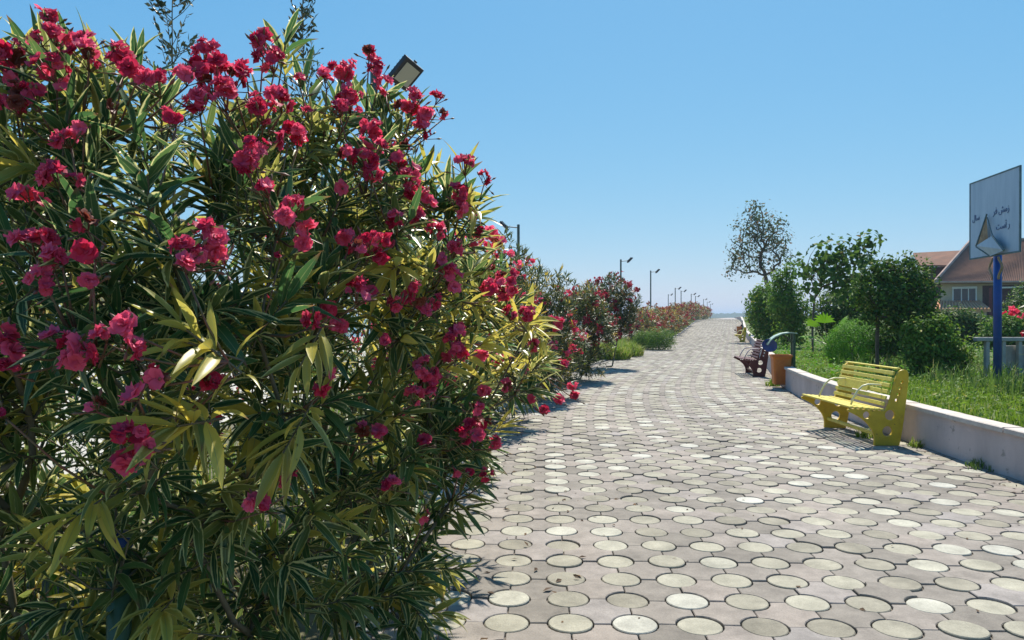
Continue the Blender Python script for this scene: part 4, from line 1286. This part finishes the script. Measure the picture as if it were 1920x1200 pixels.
def bench(loc, rz, label, paint, slat_m, rod_m, group=None, length=1.42, plate=True):
    """local x runs along the bench, y from the seat front (0) to the back (0.7)"""
    root = empty('park_bench', loc, rz, label, 'bench', group)
    prof = [(0.0, 0.425), (0.0, 0.395), (0.06, 0.375), (0.19, 0.30), (0.285, 0.19), (0.315, 0.09), (0.31, 0.0), (0.31, 0.0), (0.595, 0.0), (0.595, 0.0), (0.62, 0.10), (0.665, 0.42), (0.70, 0.74), (0.705, 0.84), (0.68, 0.885), (0.60, 0.88), (0.565, 0.80), (0.52, 0.62), (0.475, 0.47), (0.44, 0.405), (0.38, 0.40), (0.06, 0.43)]
    outer = smooth_poly(prof, 2)
    holes = [ring(0.49, 0.355, 0.062), ring(0.46, 0.165, 0.062), ring(0.215, 0.355, 0.045), ring(0.565, 0.53, 0.022, 12), ring(0.585, 0.60, 0.022, 12), ring(0.605, 0.67, 0.022, 12), ring(0.625, 0.74, 0.020, 12)]
    for x in (0.02, length - 0.02):
        flat_shape('end_panel', outer, holes, 0.036, paint, root, x)
    for k in range(7):
        y = 0.015 + k * 0.061
        z = 0.437 - 0.028 * min(1, k / 5.0)
        m = MB(); m.box((0.0, y, z), (length, y + 0.034, z + 0.022), bev=0.004); m.build('seat_slat', slat_m, root)
    for k in range(6):
        f = k / 5
        z = 0.475 + 0.36 * f
        y = 0.452 + 0.115 * f
        rot = Matrix.Translation((0, y, z)) @ Matrix.Rotation(R(-17), 4, 'X')
        m = MB(); m.box((0.042, -0.024, -0.021), (length - 0.042, -0.004, 0.024), rot, bev=0.004); m.build('back_slat', slat_m, root)
    m = MB(); m.box((0.042, 0.585, 0.886), (length - 0.042, 0.635, 0.904), bev=0.004); m.build('top_slat', slat_m, root)
    if plate:
        rot = Matrix.Translation((0, 0.452 + 0.115 * 0.45, 0.475 + 0.36 * 0.45)) @ Matrix.Rotation(R(-17), 4, 'X')
        m = MB(); m.box((0.10, -0.036, -0.060), (0.92, -0.0265, 0.050), rot, bev=0.003); m.build('name_plate', slat_m, root)
    m = MB(); m.box((0.04, 0.335, 0.105), (length - 0.04, 0.375, 0.145), bev=0.005); m.build('foot_rail', slat_m, root)
    for x in (0.28, length - 0.22):
        pts = [(x, 0.13, 0.452), (x, 0.16, 0.53), (x, 0.21, 0.62), (x, 0.27, 0.675), (x, 0.34, 0.695), (x, 0.44, 0.69), (x, 0.535, 0.685)]
        m = MB(); m.tube(pts, 0.0125, 8); m.build('armrest', rod_m, root, smooth=True)
    return root
# placed so that the seat faces the path: local +y towards the wall (+X), local x towards the camera
def bench_at(x, y, heading, **kw):
    # local x axis = -path direction, local y axis = to the right of it
    return bench((x, y, 0.002), -R(90) - heading, **kw)
bench_at(3.93, 10.06, R(0.0), label='yellow slatted bench with round holes in its end panels', paint=M['yellow_paint'], slat_m=M['yellow_slat'], rod_m=M['cream_rod'])
bench_at(6.02, 20.1, R(10.0), label='dark maroon slatted bench next to the orange bin', paint=M['maroon_paint'], slat_m=M['maroon_paint'], rod_m=M['pale_rod'], plate=False)
pb = stp(47.5, 0.85); bench_at(pb.x, pb.y, sth(47), label='distant yellow bench by the wall beyond the maroon one', paint=M['yellow_paint'], slat_m=M['yellow_slat'], rod_m=M['cream_rod'], plate=False)
pb = stp(66, 0.85); bench_at(pb.x, pb.y, sth(66), label='distant dark bench by the far end of the wall', paint=M['maroon_paint'], slat_m=M['maroon_paint'], rod_m=M['pale_rod'], plate=False)

# ------------------------------------------------------------------ bins
def litter_bin(loc, rz, label, lid=True):
    """local x points away from the wall"""
    root = empty('litter_bin', loc, rz, label, 'bin', 'green framed litter bins')
    # bucket: open, rounded square, tapering downward
    m = MB()
    def sq(h, z, r=0.05):
        o = []
        for cx, cy, a0 in ((h - r, h - r, 0), (-h + r, h - r, 90), (-h + r, -h + r, 180), (h - r, -h + r, 270)):
            for k in range(4):
                a = R(a0 + 30 * k); o.append((cx + r * math.cos(a), cy + r * math.sin(a), z))
        return o
    rings_ = [sq(0.145, 0.07), sq(0.165, 0.09), sq(0.185, 0.60), sq(0.20, 0.66), sq(0.215, 0.665), sq(0.215, 0.70), sq(0.19, 0.70), sq(0.175, 0.60), sq(0.15, 0.11)]
    n = 16
    vs = [(p[0] + 0.24, p[1], p[2]) for r_ in rings_ for p in r_]
    fs = [tuple(range(n))[::-1], tuple((len(rings_) - 1) * n + k for k in range(n))]
    for i in range(len(rings_) - 1):
        for k in range(n): fs.append((i * n + k, i * n + (k + 1) % n, (i + 1) * n + (k + 1) % n, (i + 1) * n + k))
    m.add(vs, fs); b = m.build('bucket', M['orange'], root)
    for y in (-0.10, 0.10):
        m = MB(); m.box((-0.03, y - 0.025, 0), (0.02, y + 0.025, 1.17), bev=0.004); m.build('post', M['green_metal'], root)
    m = MB(); m.box((-0.05, -0.16, 0.0), (0.08, 0.16, 0.012)); m.build('base_plate', M['green_metal'], root)
    for z in (0.42, 0.98):
        m = MB(); m.box((-0.012, -0.0745, z), (0.022, 0.0745, z + 0.04)); m.build('cross_bar', M['green_metal'], root)
    # curved canopy sheet
    pts = [(-0.06, 1.172), (0.10, 1.185), (0.25, 1.16), (0.38, 1.10), (0.48, 1.02), (0.54, 0.93)]
    m = MB(); vs, fs = [], []
    for (x, z) in pts:
        for y in (-0.16, 0.16):
            vs.append((x, y, z)); vs.append((x - 0.006, y, z - 0.022))
    for i in range(len(pts) - 1):
        a = i * 4; c = a + 4
        fs += [(a, a + 2, c + 2, c), (a + 1, c + 1, c + 3, a + 3), (a, c, c + 1, a + 1), (a + 2, a + 3, c + 3, c + 2)]
    fs += [(0, 1, 3, 2), (len(vs) - 4, len(vs) - 2, len(vs) - 1, len(vs) - 3)]
    m.add(vs, fs); m.build('canopy', M['green_pale'], root)
    m = MB()
    for y in (-0.10, 0.10): m.tube([(0.0, y, 0.95), (0.10, y, 1.06), (0.22, y, 1.14)], 0.011, 6)
    m.build('brace', M['green_metal'], root)
    if lid:
        tilt = Matrix.Translation((0.47, -0.02, 0.90)) @ Matrix.Rotation(R(62), 4, 'X') @ Matrix.Rotation(R(-18), 4, 'Y')
        m = MB(); m.lathe([(0.0, 0.075), (0.07, 0.068), (0.12, 0.045), (0.155, 0.0), (0.16, -0.012), (0.15, -0.012), (0.11, 0.03), (0.0, 0.06)], m=tilt, seg=22)
        l_ = m.build('hanging_lid', M['blue_metal'], root, smooth=True)
        for (a, b) in ((0.05, 0.05), (0.05, -0.06)):
            m = MB(); m.lathe([(0.0, 0.082), (0.014, 0.079), (0.014, 0.06)], m=tilt @ Matrix.Translation((a, b, -0.006)), seg=10); m.build('rivet', M['white_paint'], l_)
        m = MB(); m.tube([(0.46, -0.02, 1.05), (0.47, -0.02, 0.97)], 0.008, 6); m.build('hook', M['green_metal'], root)
    return root
pw = Vector((5.98, 15.75, 0.002)); litter_bin(pw, R(180) - R(9), 'orange litter bin in a green frame with a blue lid hanging from its canopy')
pw = stp(60, 0.22, 0.002); litter_bin(pw, R(180) - sth(60), 'distant orange bin near the far dark bench', lid=False)

# ------------------------------------------------------------------ lamp posts
def lamp(x, y, H, label, head_dir, yaw=0.0, tilt=45.0, roll=0.0, arm=0.42, group='floodlight posts along the path', big=False):
    root = empty('lamp_post', (x, y, 0.02 + float(zr(y * 1.03))), 0, label, 'lamp post', group)
    m = MB(); m.tube([(0, 0, 0), (0, 0, 0.9), (0, 0, 0.92), (0, 0, H)], [0.085, 0.085, 0.062, 0.055], 12); m.build('pole', M['pole_green'], root, smooth=False)
    m = MB(); m.box((-0.14, -0.14, 0.0), (0.14, 0.14, 0.02)); m.build('base_plate', M['dark_metal'], root)
    m = MB(); m.tube([(0, 0, H - 0.10), (head_dir * arm, 0, H - 0.06)], 0.022, 8); m.tube([(0, 0, H), (0, 0, H + 0.03)], [0.06, 0.05], 12); m.build('arm', M['dark_metal'], root)
    # flood head: a finned housing with a lens; local z = out of the lens
    T = Matrix.Translation((head_dir * (arm + 0.20), 0, H - 0.05)) @ Matrix.Rotation(yaw, 4, 'Z') @ Matrix.Rotation(R(180 - tilt) * head_dir, 4, 'Y') @ Matrix.Rotation(roll, 4, 'Z')
    a = 0.21
    m = MB(); m.box((-a, -a, -0.09), (a, a, 0.0), T, bev=0.012); hd = m.build('lamp_head', M['dark_metal'], root)
    m = MB()
    for k in range(6):
        q = -a * 0.75 + k * a * 0.3
        m.box((q - 0.006, -a * 0.8, -0.14), (q + 0.006, a * 0.8, -0.085), T)
    m.build('cooling_fin', M['dark_metal'], hd)
    m = MB(); m.box((-a * 0.72, -a * 0.72, 0.002), (a * 0.72, a * 0.72, 0.008), T); m.build('lens', M['lens'], hd)
    m = MB()
    m.box((-a - 0.03, -0.02, -0.06), (-a - 0.004, 0.02, -0.02), T); m.box((a + 0.004, -0.02, -0.06), (a + 0.03, 0.02, -0.02), T)
    m.build('bracket', M['dark_metal'], hd)
    e = T @ Vector((0, 0, -0.1))
    m = MB(); m.tube([(head_dir * arm, 0, H - 0.06), e], 0.02, 8); m.build('bracket', M['dark_metal'], root)
    return root
p = at(733, 150, 11.0)
lamp(p.x - 0.25, 11.0, at(733, 140, 11.0).z + 0.02, 'lamp post hidden by the largest oleander with its floodlight lens turned to the paving', 1, yaw=R(-42), tilt=48, roll=R(-17), arm=0.29)
for (px, py, label, hd) in ((972, 422, 'lamp post whose head points away from the paving, behind the crimson oleanders', -1),
                            (1164, 487, 'lamp post standing behind the rounded dull-red oleander', 1),
                            (1220, 512, 'lamp post rising between the grass clumps and the rusty oleanders', 1)):
    Y = 3.75 * F / (HORIZON - py)
    lamp(at(px, py, Y).x, Y, 5.22, label, hd)
for (px, py) in ((1253, 552), (1266, 540), (1277, 545), (1296, 551), (1304, 555), (1319, 561), (1326, 566), (1332, 570)):
    Y = 3.75 * F / (HORIZON - py)
    lamp(at(px, py, Y).x, Y, 5.22 - float(zr(Y * 1.03)), 'small distant lamp post rising out of the rusty oleander row', 1, group='distant lamp posts in the rusty oleander row')
# the short green post inside the big oleander
p = at(222, 1020, 2.05)
r0 = empty('green_post', (p.x, p.y, 0.02), 0, 'dark green metal post with a blue cap inside the largest oleander', 'post')
m = MB(); m.tube([(0, 0, 0), (0, 0, p.z - 0.03)], 0.032, 14); m.build('tube', M['green_metal'], r0, smooth=True)
m = MB(); m.lathe([(0.036, p.z - 0.03), (0.036, p.z + 0.0), (0.028, p.z + 0.012), (0.0, p.z + 0.014)], seg=14); m.build('cap', M['blue_metal'], r0, smooth=True)

# ------------------------------------------------------------------ basketball board
def basketball():
    base = Vector((7.45, 11.35, 0.40))
    root = empty('basketball_stand', base, 0, 'old basketball stand with blue pole and faded white board bearing dark blue writing', 'basketball stand')
    o = lambda *p: Vector(p) - base
    zb, zt = at(1833, 486, 12.0).z, at(1833, 345, 12.0).z
    m = MB(); m.tube([(0, 0, -0.03), (0, 0, zb - 0.40 + 0.55)], 0.058, 16); m.build('pole', M['blue_metal'], root, smooth=True)
    xl, yl = 7.555, 12.0; xr, yr = 7.37, 10.55
    d = Vector((xr - xl, yr - yl, 0)); wd = d.length; d.normalize()
    nrm = Vector((d.y, -d.x, 0))          # towards the path (-X)
    if nrm.x > 0: nrm = -nrm
    O = Vector((xl, yl, 0)) + nrm * 0.10
    def bp(u, z, k=0.0): return O + d * u + nrm * k + Vector((0, 0, z)) - base
    m = MB(); m.poly([bp(0, zb), bp(wd, zb), bp(wd, zt), bp(0, zt)], nrm * 0.02); bd = m.build('board', M['board'], root)
    m = MB()
    for (u0, u1, z0, z1) in ((-0.012, 0.014, zb - 0.01, zt + 0.01), (wd - 0.014, wd + 0.012, zb - 0.01, zt + 0.01), (0.0145, wd - 0.0145, zt - 0.012, zt + 0.01), (0.0145, wd - 0.0145, zb - 0.01, zb + 0.012)):
        m.poly([bp(u0, z0, 0.004), bp(u1, z0, 0.004), bp(u1, z1, 0.004), bp(u0, z1, 0.004)], nrm * 0.022)
    m.build('edge_frame', M['board_edge'], bd)
    # struts from pole to board and the scrolled brackets under it
    m = MB()
    for z in (zb + 0.08, zb + 0.5): m.tube([Vector((0, 0, z - 0.40)), bp(wd * 0.5, z)], 0.022, 8)
    m.build('strut', M['blue_metal'], root)
    for sgn in (-1, 1):
        pts = []
        for k in range(15):
            a = k / 14 * 4.6
            pts.append(d * (sgn * (0.085 + 0.10 * math.sin(a * 0.75) ** 2)) + Vector((0, 0, zb - 0.42 - 0.34 * k / 14)) + nrm * 0.03)
        m = MB(); m.tube(pts, 0.018, 6); m.build('scroll_bracket', M['rust'], root, smooth=True)
    # the bent hoop plate sticking out of the board
    tip = bp(wd * 0.30, zb + 0.17, 0.14)
    top = bp(wd * 0.42, zb + 0.63, 0.06)
    rt = bp(wd * 0.48, zb + 0.02, 0.07)
    m = MB(); m.poly([tip, top, rt], Vector((0.0, 0.012, 0.004))); m.build('rusty_plate', M['rust'], root)
    r2 = bp(wd * 0.82, zb + 0.04, 0.10); r3 = bp(wd * 0.60, zb + 0.28, 0.10)
    m = MB(); m.poly([tip + Vector((0, -0.014, -0.006)), rt + Vector((0, -0.014, -0.03)), r2, r3], Vector((0.0, 0.004, 0.012))); m.build('bent_plate', M['board'], root)
    m = MB(); m.tube([tip + Vector((0, -0.02, 0)), top + Vector((0, -0.004, 0.02))], 0.012, 6); m.tube([tip + Vector((0, -0.02, -0.01)), rt + Vector((0, -0.02, -0.02))], 0.012, 6); m.tube([r3, r2], 0.016, 6); m.tube([r3, r3.lerp(top, 0.9)], 0.010, 6)
    m.build('hoop_frame', M['board_edge'], root)
    # writing: pen strokes (u to the right, z up), in board metres
    def stroke_set(text, u, z, size):
        cu = bpy.data.curves.new('lettering', 'FONT'); cu.body = text; cu.size = size; cu.extrude = 0.002; cu.align_x = 'LEFT'
        tmp = bpy.data.objects.new('tmp', cu); col.objects.link(tmp)
        dg = bpy.context.evaluated_depsgraph_get(); dg.update()
        me = bpy.data.meshes.new_from_object(tmp.evaluated_get(dg)); bpy.data.objects.remove(tmp)
        if len(me.vertices) == 0: return
        co = np.zeros(len(me.vertices) * 3); me.vertices.foreach_get('co', co); co = co.reshape(-1, 3)
        a = np.array(bp(u, z, 0.0245)); dd = np.array(d); nn = np.array(nrm)
        new = a + co[:, :1] * dd + co[:, 1:2] * np.array([0, 0, 1.0]) + co[:, 2:3] * nn
        me.vertices.foreach_set('co', new.ravel()); me.materials.clear(); me.materials.append(M['ink']); me.update(); me.name = 'lettering'
        link('lettering', me, bd)
    # presentation forms, laid out left to right as they appear
    stroke_set('\uFEAE\uFED3 \uFEB6\uFEE3\uFEAF', wd * 0.50, zb + 0.62, 0.14)
    stroke_set('\uFEDD\uFE8E\uFEB3', wd * 0.06, zb + 0.60, 0.13)
    stroke_set('\uFE96\uFEB3\uFE81 \uFEAD', wd * 0.56, zb + 0.38, 0.14)
basketball()

# ------------------------------------------------------------------ concrete fence behind the pole
fr = empty('concrete_fence', at(1850, 718, 13.0) * 1.0, 0, 'grey concrete rail fence with upright posts behind the blue pole', 'fence')
fr.location.z = 0.40
for k in range(9):
    m = MB(); x = 0.0 + k * 0.285; m.box((x - 0.03, -0.04, -0.03), (x + 0.03, 0.04, 0.68), bev=0.006); m.build('post', M['concrete'], fr)
m = MB(); m.box((-0.20, -0.06, 0.682), (2.45, 0.06, 0.75), bev=0.008); m.build('top_rail', M['concrete'], fr)
m = MB(); m.box((0.40, 0.08, -0.03), (2.45, 0.12, 0.60), bev=0.006); m.build('panel', M['concrete'], fr)

# ------------------------------------------------------------------ house
def house():
    Y = 55.0
    bear = math.atan(850.0 / F)
    Rr = Y / math.cos(bear)
    nx, ny = math.sin(bear), math.cos(bear)
    root = empty('house', (Rr * nx, Rr * ny, 0.40), -bear, 'beige house with brown tiled pitched roof and a small porch roof', 'house')
    def P(px, py, yy=Y):
        """house coordinates (along its front, into it, up) of a photo point lying yy - Y behind the front"""
        dx, dz = (px - 960) / F, (HORIZON - py) / F
        t = (Rr + yy - Y) / (dx * nx + ny)
        return Vector((t * (dx * ny - nx), yy - Y, EYE + t * dz - 0.40))
    # walls
    xl = P(1764, 530).x; xr = P(2060, 530).x; ze = P(1764, 527).z
    m = MB(); m.box((xl, 0, -0.05), (xr, 7.8, ze)); m.build('wall', M['house_wall'], root)
    # main roof: gable end to the left with a thick bargeboard, slope to the front
    ev0, ev1 = P(1753, 528, Y - 0.7), P(2080, 526, Y - 0.7)
    rd0 = P(1822, 450, Y + 4.0); rd1 = P(2010, 450, Y + 4.0)
    bk0 = Vector((ev0.x, 8.6, ev0.z)); bk1 = Vector((ev1.x, 8.6, ev1.z))
    th = Vector((0, 0, 0.14))
    m = MB(); m.add([ev0, ev1, rd1, rd0, bk0, bk1, ev0 - th, ev1 - th, bk0 - th, bk1 - th], [(0, 1, 2, 3), (3, 2, 5, 4), (0, 3, 4), (1, 5, 2), (6, 8, 9, 7), (0, 6, 7, 1), (4, 5, 9, 8), (0, 4, 8, 6), (1, 7, 9, 5)])
    rf = m.build('roof', M['roof'], root)
    m = MB(); m.tube([ev0 + Vector((0, 0, 0.02)), rd0 + Vector((0, 0, 0.05))], 0.13, 6); m.tube([rd0 + Vector((0, 0, 0.05)), rd1 + Vector((0, 0, 0.05))], 0.11, 6); m.build('ridge_tile', M['roof_edge'], rf)
    m = MB(); m.tube([ev0 + Vector((0, -0.08, -0.05)), ev1 + Vector((0, -0.08, -0.05))], 0.07, 6); m.build('gutter', M['roof_edge'], rf)
    m = MB()
    up = (rd0 - ev0)
    for k in range(90):                    # tile rows as shallow ribs down the slope
        f = (k + 0.5) / 90
        a = ev0.lerp(ev1, f) + Vector((0, 0, 0.02)); t = rd0.lerp(rd1, f) + Vector((0, 0, 0.02))
        m.tube([a, t], 0.024, 4)
    tag(m.build('roof_tiling', M['roof'], rf), kind='stuff')
    # rear wing
    e0, e1 = P(1722, 497, Y + 6), P(1800, 497, Y + 6)
    r0, r1 = P(1712, 474, Y + 9), P(1812, 469, Y + 9)
    m = MB(); m.add([e0, e1, r1, r0, e0 - th, e1 - th, r1 - th, r0 - th], [(0, 1, 2, 3), (4, 7, 6, 5), (0, 4, 5, 1), (1, 5, 6, 2), (2, 6, 7, 3), (3, 7, 4, 0)])
    m.build('wing_roof', M['roof'], root)
    m = MB(); m.box((e0.x + 0.25, e0.y + 0.7, -0.05), (e1.x, e0.y + 4.5, e0.z - 0.16)); m.build('wing_wall', M['brown_dark'], root)
    # window
    w0, w1 = P(1788, 566), P(1829, 541)
    m = MB(); m.box((w0.x, -0.06, w0.z), (w1.x, -0.003, w1.z)); wn_ = m.build('window', M['glass'], root)
    m = MB()
    m.box((w0.x - 0.10, -0.11, w1.z + 0.002), (w1.x + 0.10, -0.004, w1.z + 0.16)); m.box((w0.x - 0.08, -0.10, w0.z), (w0.x - 0.002, -0.004, w1.z)); m.box((w1.x + 0.002, -0.10, w0.z), (w1.x + 0.08, -0.004, w1.z))
    for f in (0.36, 0.68): m.box((w0.x + (w1.x - w0.x) * f - 0.03, -0.10, w0.z), (w0.x + (w1.x - w0.x) * f + 0.03, -0.062, w1.z))
    m.build('frame', M['white_paint'], wn_)
    m = MB(); m.box((w0.x - 0.2, -0.22, w0.z - 0.10), (w1.x + 0.2, -0.004, w0.z - 0.002)); m.build('sill', M['house_wall'], wn_)
    # flat panel with the recess's shade in its colour, post and lintel to the right
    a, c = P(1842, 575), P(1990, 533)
    m = MB(); m.box((a.x, -0.05, -0.05), (c.x, -0.004, c.z)); m.build('recess_shade_panel', M['brown_dark'], root)
    a = P(1857, 540); m = MB(); m.box((a.x - 0.09, -0.35, -0.05), (a.x + 0.09, -0.17, a.z)); m.build('porch_post', M['red_post'], root)
    a, c = P(1876, 541), P(1990, 536); m = MB(); m.box((a.x, -0.40, a.z), (c.x, -0.16, c.z)); m.build('lintel', M['white_paint'], root)
    # porch roof with rows of round tiles
    a0, a1 = P(1752, 581, Y - 2.2), P(1858, 581, Y - 2.2)
    t0, t1 = P(1758, 566, Y - 0.05), P(1838, 566, Y - 0.05)
    m = MB(); m.add([a0, a1, t1, t0, a0 - th, a1 - th, t1 - th, t0 - th], [(0, 1, 2, 3), (4, 7, 6, 5), (0, 4, 5, 1), (1, 5, 6, 2), (2, 6, 7, 3), (3, 7, 4, 0)])
    pr = m.build('porch_roof', M['porch_tile'], root)
    for k in range(16):
        f = (k + 0.5) / 16
        m = MB(); m.tube([a0.lerp(a1, f) + Vector((0, -0.06, 0.04)), t0.lerp(t1, f) + Vector((0, 0, 0.04))], 0.085, 6); m.build('tile', M['porch_tile'], pr)
    m = MB(); m.box((a0.x + 0.2, -2.0, -0.05), (a1.x - 0.25, -1.85, a0.z - 0.15)); m.build('porch_wall', M['house_wall'], root)
house()

# ------------------------------------------------------------------ far land
def far_hill():
    rg = np.random.default_rng(3)
    n = 260
    a = np.linspace(-0.02, 0.55, n)
    D = 900.0
    prof = 6.2 + 1.6 * np.sin(a * 31) + 1.1 * np.sin(a * 83 + 1) + rg.normal(0, 0.45, n)
    prof = np.clip(prof, 2, None) * np.clip((a - 0.02) * 9, 0.2, 1)
    V = []
    for dd, hz in ((0, -1.0), (25, 0.75), (60, 1.0), (140, 0.9), (260, -1.0)):
        for i in range(n):
            z = prof[i] * hz if hz > 0 else -1.0
            V.append(((D + dd) * math.sin(a[i]), (D + dd) * math.cos(a[i]), z))
    Fq = []
    for r_ in range(4):
        for i in range(n - 1): Fq.append((r_ * n + i, r_ * n + i + 1, (r_ + 1) * n + i + 1, (r_ + 1) * n + i))
    return tag(link('hills', np_mesh('hills', np.array(V), [np.array(Fq)], M['hill'], smooth=True)), kind='structure')
far_hill()

# ------------------------------------------------------------------ air
HAZE = 0.0005
if HAZE > 0:
    hm = bpy.data.materials.new('haze'); hm.use_nodes = True
    hn = hm.node_tree.nodes; hn.remove(hn['Principled BSDF'])
    pv = hn.new('ShaderNodeVolumePrincipled'); pv.inputs['Density'].default_value = HAZE; pv.inputs['Color'].default_value = (0.62, 0.80, 1.0, 1)
    hm.node_tree.links.new(pv.outputs[0], hn['Material Output'].inputs['Volume'])
    m = MB(); m.box((-9200, -70, -1.3), (9200, 9200, 22)); tag(m.build('haze', hm), kind='stuff')
